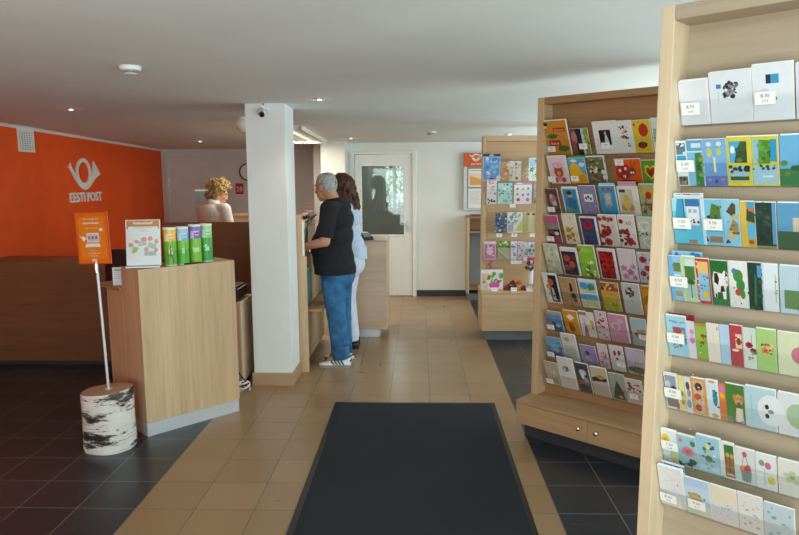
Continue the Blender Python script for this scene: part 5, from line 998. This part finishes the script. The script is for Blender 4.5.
# ------------------------------------------------------------------ bush added outside the lobby window, for greenery mirrored in the door glass
t = thing('bush', 'leafy green bush added to imitate greenery reflected in the white door glass', 'bush', (-.45, 12.9, 0))
rb = random.Random(11); m = MB()
for k in range(1500):
    a, b = rb.random() * 6.28, rb.random() * 2 - 1; q = math.sqrt(1 - b * b); rr = .45 + .25 * rb.random()
    c = Vector((rr * 1.0 * q * math.cos(a), rr * .7 * q * math.sin(a), 1.55 + rr * 1.1 * b)); d = Vector((rb.gauss(0, 1), rb.gauss(0, 1), rb.gauss(0, .6))).normalized(); s_ = d.orthogonal().normalized() * .022
    m.add([c - d * .045, c + s_, c + d * .045, c - s_], [(0, 1, 2, 3)])
m.build('foliage', plain('bush_leaf', '6f9a3a', .6, .3, 8), t)
m = MB()
for k in range(6): m.tube([(0, 0, 0), (.1 * math.cos(k), .1 * math.sin(k), .7), (.4 * math.cos(k), .3 * math.sin(k), 1.6)], [.03, .02, .008], 7)
m.build('branches', plain('bush_bark', '5a4632', .8), t)
# ------------------------------------------------------------------ people
def solid(name, prims, vox, mat, parent, smooth=4, cuts=(), fac=.5):
    """many overlapping closed shapes fused into ONE continuous surface"""
    m = MB()
    for p in prims:
        k = p[0]
        if k == 'c':
            _, a, ra, b, rb = p[:5]; a, b = Vector(a), Vector(b); m.cone(a, ra, b, rb, 18); m.sph(a, ra, 16); m.sph(b, rb, 16)
        elif k == 'f': m.cone(p[1], p[2], p[3], p[4], 18)             # flat-ended
        elif k == 'e': m.sph(p[1], p[2], 20, rot=p[3] if len(p) > 3 else None)
    o = m.build('tmp', mat)
    r = o.modifiers.new('r', 'REMESH'); r.mode = 'VOXEL'; r.voxel_size = vox
    if smooth: s = o.modifiers.new('s', 'SMOOTH'); s.iterations = smooth; s.factor = fac
    bpy.context.view_layer.update()
    me = bpy.data.meshes.new_from_object(o.evaluated_get(bpy.context.evaluated_depsgraph_get()))
    old = o.data; bpy.data.objects.remove(o); bpy.data.meshes.remove(old)
    if cuts:
        bm = bmesh.new(); bm.from_mesh(me)
        for co, no in cuts:
            g = bm.verts[:] + bm.edges[:] + bm.faces[:]
            q = bmesh.ops.bisect_plane(bm, geom=g, plane_co=co, plane_no=no, clear_outer=True)
            bmesh.ops.holes_fill(bm, edges=[e for e in bm.edges if e.is_boundary])
        bm.to_mesh(me); bm.free()
    me.materials.clear(); me.materials.append(M[mat]); me.name = name
    me.polygons.foreach_set('use_smooth', [True] * len(me.polygons)); me.set_sharp_from_angle(angle=R(60))
    n = bpy.data.objects.new(name, me); COL.objects.link(n); n.parent = parent
    return n

def hand(w, f, n, side, s=1.0):
    """wrist, direction of the fingers, palm normal, side: where the thumb leaves"""
    w, f, n = Vector(w), Vector(f).normalized(), Vector(n).normalized(); t = Vector(side).normalized(); P = []
    rot = Matrix((t, n, f)).transposed()
    P.append(('e', w + f * .048 * s, (.041 * s, .016 * s, .052 * s), rot))
    for k, (o, L) in enumerate(((.033, .068), (.011, .078), (-.011, .072), (-.032, .056))):
        b = w + f * .085 * s + t * o * s; d1 = (f + n * .35 + t * o * 1.6).normalized(); d2 = (f + n * .9).normalized(); d3 = (f * .6 + n * 1.1).normalized()
        a = b + d1 * L * .5 * s; c = a + d2 * L * .32 * s; e = c + d3 * L * .24 * s
        P += [('c', b - f * .02, .0095 * s, a, .009 * s), ('c', a, .009 * s, c, .0082 * s), ('c', c, .0082 * s, e, .0072 * s)]
    b = w + f * .03 * s + t * .03 * s; a = b + (f * .7 + t * .8 + n * .25).normalized() * .035 * s; c = a + (f + t * .3 + n * .35).normalized() * .03 * s
    P += [('c', b, .013 * s, a, .0105 * s), ('c', a, .0105 * s, c, .009 * s)]
    return P

def head_prims(H, s=1.0, female=False):
    rot = H.to_3x3(); T = lambda p: H @ (Vector(p) * s)
    E = lambda c, r: ('e', T(c), tuple(q * s for q in r), rot)
    j = .9 if female else 1
    P = [E((0, .012, .03), (.076, .094, .092)), E((0, -.03, -.03), (.062 * j, .066, .085)), E((0, -.056, -.088), (.034 * j, .034, .028)), E((0, .03, -.03), (.06, .07, .07)),
         E((0, -.105, -.027), (.013, .012, .010)), ('c', T((0, -.092, .012)), .009 * s, T((0, -.105, -.022)), .010 * s),
         ('c', T((-.034, -.082, .03)), .012 * s, T((.034, -.082, .03)), .012 * s), E((0, -.095, -.062), (.023, .012, .008)), E((0, -.092, -.074), (.019, .012, .008)),
         E((-.036, -.07, -.025), (.022, .02, .022)), E((.036, -.07, -.025), (.022, .02, .022))]
    for sx in (-1, 1):
        P += [E((sx * .074, .018, -.008), (.010, .02, .032)), E((sx * .071, .008, -.03), (.009, .012, .014))]
    return P
def eyes(H, parent, s=1.0, brow='hair_grey'):
    for sx in (-1, 1):
        m = MB(); c = H @ (Vector((sx * .031, -.0775, .006)) * s); f = (H.to_3x3() @ Vector((sx * .15, -1, 0))).normalized()
        m.sph(c, .0115 * s, 14, hx('e0dad2')); m.sph(c + f * .0055 * s, .0072 * s, 12, hx('4a3626')); m.sph(c + f * .0092 * s, .0038 * s, 10, hx('111'))
        m.build('eye', 'satin', parent, smooth='all')
    m = MB()
    for sx in (-1, 1): m.tube([H @ (Vector((sx * x, -.094 + abs(x - .03) * .35, .033 + z)) * s) for x, z in ((.014, -.002), (.03, .003), (.048, -.002))], [.003 * s, .004 * s, .002 * s], 6)
    m.build('eyebrows', brow, parent)
    m = MB(); m.tube([H @ (Vector((x, -.1055 + abs(x) * .5, -.068)) * s) for x in (-.022, -.01, 0, .01, .022)], [.002, .0035, .004, .0035, .002], 6); m.build('lips', plain('lips', 'a8645a', .5), parent)

def shoe(parent, M4, L, upper, name='shoe', sneaker=True):
    ys = [(.07, .032, .075), (.05, .038, .08), (.0, .037, .085), (-.05, .040, .075), (-.10, .046, .055), (-.15, .047, .045), (-.19, .038, .036), (-.212, .018, .026)]
    k = L / .285; rings = []
    for y, w, h in ys:
        y, w = y * k, w * k * 1.05
        rings.append([(w * math.cos(a), y, .022 + max(0, math.sin(a)) * (h - .022) if math.sin(a) > 0 else .022) for a in [q * math.pi / 9 for q in range(10)]] + [(w * q, y, .015) for q in (-.8, -.3, .3, .8)])
    m = MB(); m.loft(rings, X=M4); o = m.build(name, upper, parent, smooth='all')
    m = MB(); m.loft([[(x * w * k * 1.12, y * k * 1.03, z) for x, z in ((-1, 0), (1, 0), (1.02, .024), (-1.02, .024))] for y, w, h in ys], X=M4); m.build('sole', 'sole' if sneaker else 'black', o, smooth=True)
    if sneaker:
        m = MB()
        for q in range(4):
            y = -.015 - q * .028
            m = MB(); m.tube([(sx * a * k, (y + b) * k, c) for sx, a, b, c in ((-1, .047, .03, .030), (-1, .040, .008, .058 - q * .004), (-1, .022, 0, .084 - q * .009), (1, .022, 0, .084 - q * .009), (1, .040, .008, .058 - q * .004), (1, .047, .03, .030))], .006, 6, X=M4); m.build('side_stripe', 'dgrey', o)
        m = MB(); m.tube([(-.035 * k, .068 * k, .06), (0, .074 * k, .066), (.035 * k, .068 * k, .06)], .007, 6, X=M4); m.build('heel_stripe', 'dgrey', o)
        m = MB()
        for q in range(5): y = -.02 - q * .018; m.tube([(-.02 * k, y * k, .086 - q * .007), (.0, (y - .005) * k, .092 - q * .0075), (.02 * k, y * k, .086 - q * .007)], .003, 6, X=M4)
        m.build('laces', 'white', o)
    return o
def TR(p, rz): return Matrix.Translation(p) @ Matrix.Rotation(rz, 4, 'Z')

# ---- the man: black polo shirt, blue jeans, leaning with his forearm on the counter
t = thing('person', 'grey-haired man in a black polo shirt, blue jeans and white sneakers leaning at the counter', 'person', (-.728, 5.93, 0), R(-106))
hipz = .90
sh = {1: (.185, .0, 1.42), -1: (-.185, -.02, 1.42)}
el = {1: (.235, -.02, 1.14), -1: (-.245, -.09, 1.14)}
wr = {1: (.175, -.25, 1.084), -1: (-.10, -.30, 1.084)}
hp = {1: (.092, .0, hipz), -1: (-.092, .0, hipz)}
kn = {1: (.085, .01, .49), -1: (-.085, -.01, .49)}
an = {1: (.095, .06, .10), -1: (-.09, .01, .10)}
HM = Matrix.Translation((0.01, -.105, 1.605)) @ Matrix.Rotation(R(-24), 4, 'Z') @ Matrix.Rotation(R(10), 4, 'X')
P = head_prims(HM, 1.04)
P += [('c', (0, -.01, 1.43), .062, (0.005, -.06, 1.55), .057), ('e', (0, -.01, 1.28), (.17, .115, .17)), ('e', (0, -.03, 1.08), (.165, .14, .18)), ('e', (0, .01, .92), (.14, .11, .12))]
for s in (1, -1):
    P += [('c', (0, -.01, 1.42), .06, sh[s], .06), ('c', sh[s], .056, el[s], .046), ('c', el[s], .044, wr[s], .029)]
    f = Vector(wr[s]) - Vector(el[s]); P += hand(wr[s], f, (0, -.15, -1), (-s, -.2, 0), 1.0)
    P += [('c', hp[s], .07, kn[s], .052), ('c', kn[s], .05, an[s], .036), ('c', an[s], .04, (an[s][0], an[s][1] - .12, .045), .03)]
solid('body', P, .0052, 'skin', t, 3)
eyes(HM, t, 1.04)
# hair: short grey crop round the back and sides
rh = random.Random(2); P = []
for k in range(900):
    a, b = rh.random() * 6.283, rh.uniform(-.75, 1.0); q = math.sqrt(1 - b * b); d = Vector((q * math.cos(a), q * math.sin(a), b))
    front = -d.y
    if front > .12: continue
    if front > -.45 and b > .78: continue
    if front > .0 and b < .1: continue
    if b < -.35 and d.y < .45: continue
    if abs(d.x) > .9 and -.25 < d.z < .0 and d.y < .3: continue
    thin = .005 if b > .6 else .008
    P.append(('e', HM @ (Vector((d.x * .079, .014 + d.y * .098, .03 + d.z * (.096 if b > 0 else .12))) * 1.04), (thin + .003,) * 3))
solid('hair', P, .0045, 'hair_grey', t, 6)
# polo shirt
P = [('e', (0, .0, 1.32), (.195, .145, .14)), ('e', (0, -.03, 1.18), (.19, .17, .18)), ('e', (0, -.065, 1.07), (.188, .19, .19)), ('e', (0, -.045, .96), (.195, .19, .20)), ('e', (0, -.03, .87), (.205, .19, .20)), ('c', (0, -.01, 1.44), .07, (0, -.03, 1.475), .064)]
for s in (1, -1):
    e2 = Vector(sh[s]).lerp(Vector(el[s]), .88); P += [('c', (s * .06, -.01, 1.435), .07, sh[s], .078), ('f', sh[s], .076, e2, .072), ('e', sh[s], (.078, .078, .078))]
solid('polo_shirt', P, .007, 'navy', t, 5, cuts=[((0, 0, .838), (0, 0, -1)), ((0, 0, 1.487), (0, 0, 1))])
m = MB(); n = 20
m.loft([[(r * math.cos(k * 6.2832 / n), -.032 + r * math.sin(k * 6.2832 / n), z + .012 * math.sin(k * 6.2832 / n)) for k in range(n)] for r, z in ((.070, 1.465), (.066, 1.502), (.071, 1.504), (.082, 1.462))], cap=False); m.build('collar', 'navy', t, smooth='all')
# jeans
P = [('e', (0, -.03, .90), (.170, .155, .17)), ('e', (0, -.01, .82), (.175, .15, .14))]
for s in (1, -1):
    P += [('c', (hp[s][0] - s * .006, -.015, .76), .108, (kn[s][0], kn[s][1], .49), .088), ('c', (hp[s][0], -.0, .80), .1, (kn[s][0], kn[s][1], .60), .09), ('f', kn[s], .088, (an[s][0], an[s][1] - .005, .07), .078), ('e', (kn[s][0], kn[s][1], .49), (.089, .092, .12)), ('e', (hp[s][0] - s * .02, .045, .82), (.09, .085, .12)),
          ('e', (an[s][0] + .01, an[s][1] - .02, .14), (.074, .08, .035)), ('e', (kn[s][0] - .01, kn[s][1] + .01, .40), (.078, .082, .03)), ('e', (an[s][0], an[s][1], .22), (.075, .082, .03))]
solid('jeans', P, .007, 'jeans', t, 14, cuts=[((0, 0, .975), (0, 0, 1)), ((0, 0, .068), (0, 0, -1))])
for s, a in ((1, 14), (-1, -10)): shoe(t, TR((an[s][0], an[s][1] + .01, 0), R(a)), .295, 'white')

# ---- the woman beside him: brown wavy hair, pale blue shirt, white trousers
t = thing('person', 'woman with long brown wavy hair, pale blue shirt and white trousers beyond the man', 'person', (-.705, 6.57, 0), R(-97))
HW = Matrix.Translation((0, -.085, 1.60)) @ Matrix.Rotation(R(8), 4, 'X')
P = head_prims(HW, .98, True)
sh = {1: (.165, .02, 1.39), -1: (-.165, .02, 1.39)}; el = {1: (.20, -.01, 1.12), -1: (-.20, -.03, 1.12)}; wr = {1: (.13, -.20, 1.075), -1: (-.12, -.21, 1.075)}
hp = {1: (.09, .0, .92), -1: (-.09, .0, .92)}; kn = {1: (.09, -.01, .49), -1: (-.08, -.02, .49)}; an = {1: (.09, .04, .09), -1: (-.08, .01, .09)}
P += [('c', (0, .0, 1.42), .05, (0, -.05, 1.54), .046), ('e', (0, .02, 1.27), (.145, .10, .16)), ('e', (0, .0, 1.08), (.125, .095, .16)), ('e', (0, .02, .93), (.13, .095, .11))]
for s in (1, -1):
    P += [('c', (0, .02, 1.40), .05, sh[s], .05), ('c', sh[s], .045, el[s], .037), ('c', el[s], .035, wr[s], .024)]
    P += hand(wr[s], Vector(wr[s]) - Vector(el[s]), (0, -.15, -1), (-s, -.2, 0), .9)
    P += [('c', hp[s], .068, kn[s], .05), ('c', kn[s], .048, an[s], .034), ('c', an[s], .035, (an[s][0], an[s][1] - .11, .04), .026)]
solid('body', P, .0055, 'skin2', t, 3); eyes(HW, t, .98, 'hair_brown')
rh = random.Random(6); P = [('e', HW @ Vector((0, .022, .035)), (.083, .096, .09), HW.to_3x3())]
for k in range(40):
    a = R(-30) + R(240) * k / 39; x, y = math.cos(a), math.sin(a)            # round the sides and back
    L = .20 + .05 * rh.random() if y > -.1 else .16; prev = None; ph = rh.random() * 6
    for q in range(9):
        u = q / 8; sw_ = .02 * u ** .5 * math.sin(u * 13 + ph); rr = (.028 + .056 * min(1, u * 4.5) ** .6) + .03 * u * (1 - .3 * u) + sw_
        p = Vector((x * rr, -.08 + .045 * u + .02 + y * (rr + .012) + .01 * u, 1.722 - L * 1.5 * u ** 1.1)) + Vector((-y, x, 0)) * .02 * u ** .5 * math.sin(u * 12 + ph * 2)
        if prev is not None: P.append(('c', prev, .0145, p, .0145 if q < 8 else .007))
        prev = p
solid('hair', P, .0055, 'hair_brown', t, 2)
P = [('e', (0, .025, 1.30), (.165, .118, .13)), ('e', (0, .01, 1.16), (.152, .122, .17)), ('e', (0, .02, 1.02), (.172, .145, .15)), ('f', (0, .03, 1.02), .155, (0, .03, .87), .165), ('e', (0, .045, .95), (.165, .14, .11)), ('c', (0, .015, 1.42), .058, (0, .01, 1.455), .052)]
for s in (1, -1):
    e2 = Vector(el[s]).lerp(Vector(wr[s]), .3); P += [('c', (s * .05, .02, 1.40), .058, sh[s], .062), ('c', sh[s], .060, el[s], .052), ('f', el[s], .052, e2, .047)]
solid('shirt', P, .007, 'paleblue', t, 5, cuts=[((0, 0, .91), (0, -.1, -1)), ((0, 0, 1.465), (0, 0, 1))])
P = [('e', (0, .03, .92), (.172, .138, .14)), ('e', (0, .035, .84), (.172, .135, .13))]
for s in (1, -1):
    P += [('c', (hp[s][0], .02, .86), .094, (kn[s][0], kn[s][1], .49), .072), ('f', kn[s], .072, (an[s][0], an[s][1], .075), .078), ('e', (hp[s][0], .065, .84), (.085, .085, .13)), ('e', kn[s], (.072, .075, .09))]
solid('trousers', P, .007, 'whitetrouser', t, 12, cuts=[((0, 0, 1.0), (0, 0, 1)), ((0, 0, .06), (0, 0, -1))])
for s, a in ((1, 8), (-1, -8)): shoe(t, TR((an[s][0], an[s][1] + .01, 0), R(a)), .255, 'black', sneaker=False)

# ---- the clerk behind the oak screen, head bent down to the right
t = thing('person', 'clerk with curly blond hair in a white blouse looking down behind the oak screen', 'person', (-2.255, 7.30, 0), R(148))
HC = Matrix.Translation((0, -.075, 1.525)) @ Matrix.Rotation(R(-40), 4, 'Z') @ Matrix.Rotation(R(24), 4, 'X')
P = head_prims(HC, .98, True)
sh = {1: (.18, .01, 1.355), -1: (-.18, .01, 1.355)}; el = {1: (.21, -.02, 1.07), -1: (-.21, -.03, 1.07)}; wr = {1: (.12, -.22, 1.0), -1: (-.12, -.23, 1.0)}
hp = {1: (.09, .03, .88), -1: (-.09, .03, .88)}; kn = {1: (.09, .01, .48), -1: (-.09, .0, .48)}; an = {1: (.09, .05, .09), -1: (-.09, .03, .09)}
P += [('c', (0, .015, 1.37), .05, (0, -.045, 1.48), .047), ('e', (0, .02, 1.22), (.15, .11, .16)), ('e', (0, .02, 1.04), (.13, .10, .16)), ('e', (0, .03, .90), (.135, .10, .11))]
for s in (1, -1):
    P += [('c', (0, .02, 1.35), .05, sh[s], .05), ('c', sh[s], .047, el[s], .038), ('c', el[s], .036, wr[s], .025)]
    P += hand(wr[s], Vector(wr[s]) - Vector(el[s]), (0, -.2, -1), (-s, -.2, 0), .9)
    P += [('c', hp[s], .068, kn[s], .05), ('c', kn[s], .048, an[s], .034), ('c', an[s], .035, (an[s][0], an[s][1] - .11, .04), .026)]
solid('body', P, .0055, 'skin2', t, 3); eyes(HC, t, .98, 'hair_blond')
rh = random.Random(9); P = [('e', HC @ Vector((0, .02, .03)), (.08, .094, .09), HC.to_3x3())]
for k in range(420):
    a, b = rh.random() * 6.283, rh.uniform(-.9, 1.0); q = math.sqrt(1 - b * b); d = Vector((q * math.cos(a), q * math.sin(a), b))
    if -d.y > .55 and b < .55: continue
    if -d.y > .2 and b < -.05: continue
    rr = 1.04 + .28 * rh.random(); r0 = rh.uniform(.010, .019)
    c = HC @ Vector((d.x * .086 * rr, .016 + d.y * .106 * rr, .035 + d.z * (.104 if b > 0 else .145) * rr)); P.append(('e', c, (r0, r0, r0 * .8)))
solid('hair', P, .0042, 'hair_blond', t, 1)
P = [('e', (0, .04, 1.30), (.18, .12, .12)), ('e', (0, .028, 1.26), (.175, .13, .14)), ('e', (0, .02, 1.10), (.165, .135, .17)), ('f', (0, .03, 1.05), .15, (0, .03, .85), .17), ('c', (0, .02, 1.37), .07, (0, .005, 1.44), .058)]
for s in (1, -1):
    e2 = Vector(sh[s]).lerp(Vector(el[s]), .8); P += [('c', (s * .05, .02, 1.36), .062, sh[s], .07), ('f', sh[s], .069, e2, .066), ('e', sh[s], (.07, .07, .07))]
solid('blouse', P, .007, 'blouse', t, 5, cuts=[((0, 0, .86), (0, 0, -1)), ((0, 0, 1.445), (0, .25, 1))])
m = MB(); n = 18
m.loft([[(r * math.cos(k * 6.2832 / n), .004 + r * math.sin(k * 6.2832 / n), z + .018 * math.sin(k * 6.2832 / n)) for k in range(n)] for r, z in ((.062, 1.415), (.060, 1.447), (.064, 1.448), (.076, 1.41))], cap=False); m.build('collar', 'blouse', t, smooth='all')
P = [('e', (0, .03, .88), (.17, .135, .12))]
for s in (1, -1): P += [('c', (hp[s][0], .03, .84), .094, kn[s], .075), ('f', kn[s], .075, (an[s][0], an[s][1], .07), .07), ('e', kn[s], (.075, .075, .09))]
solid('trousers', P, .008, 'navy', t, 4, cuts=[((0, 0, .055), (0, 0, -1))])
for s in (1, -1): shoe(t, TR((an[s][0], an[s][1] + .01, 0), 0), .25, 'black', sneaker=False)
# ------------------------------------------------------------------ light, sky, camera
def area(name, loc, rot, sx, sy, power, col=(1, 1, 1)):
    l = bpy.data.lights.new(name, 'AREA'); l.shape = 'RECTANGLE'; l.size = sx; l.size_y = sy; l.energy = power; l.color = col
    o = bpy.data.objects.new(name, l); COL.objects.link(o); o.location = loc; o.rotation_euler = rot; return o
DAY = (.885, .995, 1.04)
# daylight coming in through each room window; the lobby lamp is added
area('daylight_entrance', (-.7, YF + .02, 1.15), (R(124), 0, 0), 1.5, 2.0, PW['ent'], DAY)
area('daylight_front_left', (-2.8, YF + .02, 1.5), (R(118), 0, 0), 1.7, 1.3, PW['fl'], DAY)
area('daylight_front_right', (1.35, YF + .02, 1.5), (R(118), 0, 0), 1.8, 1.3, PW['fr'], DAY)
area('daylight_right_near', (XR - .02, .2, 1.45), (0, R(112), 0), 1.3, 2.7, PW['rn'], DAY)
area('daylight_right_middle', (XR - .02, 4.3, 1.55), (0, R(112), 0), 1.1, 2.1, PW['rm'], DAY)
area('daylight_right_far', (XR - .02, 7.4, 1.55), (0, R(112), 0), 1.1, 2.7, PW['rf'], DAY)
area('lobby_glass_fill', (-.44, 11.97, 1.55), (R(-90), 0, 0), .36, .85, PW['lob'], DAY)  # added lamp behind the door, gives its glass the reflected tone
for i, (x, y) in enumerate(((-2.859, 5.493), (-2.912, 8.9), (-.749, 5.061), (-.876, 8.616), (1.083, 8.22))):
    l = bpy.data.lights.new('downlight_lamp', 'SPOT'); l.energy = PW['dl']; l.color = (1, .86, .68); l.spot_size = R(110); l.spot_blend = .8; l.shadow_soft_size = .05
    o = bpy.data.objects.new('downlight_lamp', l); COL.objects.link(o); o.location = (x, y, CZ(y) - .03)
area('fixture_lamp', (-1.50, 7.95, CZ(7.95) - .055), (0, 0, 0), .4, 1.8, PW['fix'], (1, .9, .74))
w = bpy.data.worlds.new('sky'); sc.world = w; w.use_nodes = True; nt = w.node_tree; nt.nodes.clear()
bg = nt.nodes.new('ShaderNodeBackground'); bg.inputs[1].default_value = PW['sky']; ou = nt.nodes.new('ShaderNodeOutputWorld')
bg.inputs[0].default_value = (.74, .86, 1.0, 1); nt.links.new(bg.outputs[0], ou.inputs[0])
MB().box((-30, -30, -.3), (30, 40, -.125)).build('ground', plain('grass_ground', '93a06e', .9))
struct(bpy.data.objects['ground'])

cam = bpy.data.cameras.new('camera'); co = bpy.data.objects.new('camera', cam); COL.objects.link(co); sc.camera = co
cam.sensor_fit = 'HORIZONTAL'; cam.sensor_width = 36; cam.lens = 667 / 799 * 36; cam.clip_start = .05
cam.shift_x = (399.5 - 396) / 799; cam.shift_y = (273 - 267.5) / 799
right = Vector((CAM[0])); up = Vector((CAM[1])); fwd = Vector((CAM[2]))
mt = Matrix((right, up, -fwd)).transposed().to_4x4(); mt.translation = (0, 0, 1.68); co.matrix_world = mt
sc.view_settings.view_transform = 'Standard'; sc.view_settings.look = 'None'; sc.view_settings.gamma = 1; sc.view_settings.use_curve_mapping = False
sc.view_settings.exposure = PW['exp']
sc.cycles.use_denoising = True; sc.cycles.max_bounces = 8; sc.cycles.diffuse_bounces = 5; sc.cycles.transparent_max_bounces = 16; sc.cycles.caustics_reflective = False; sc.cycles.caustics_refractive = False
sc.cycles.sample_clamp_indirect = 6
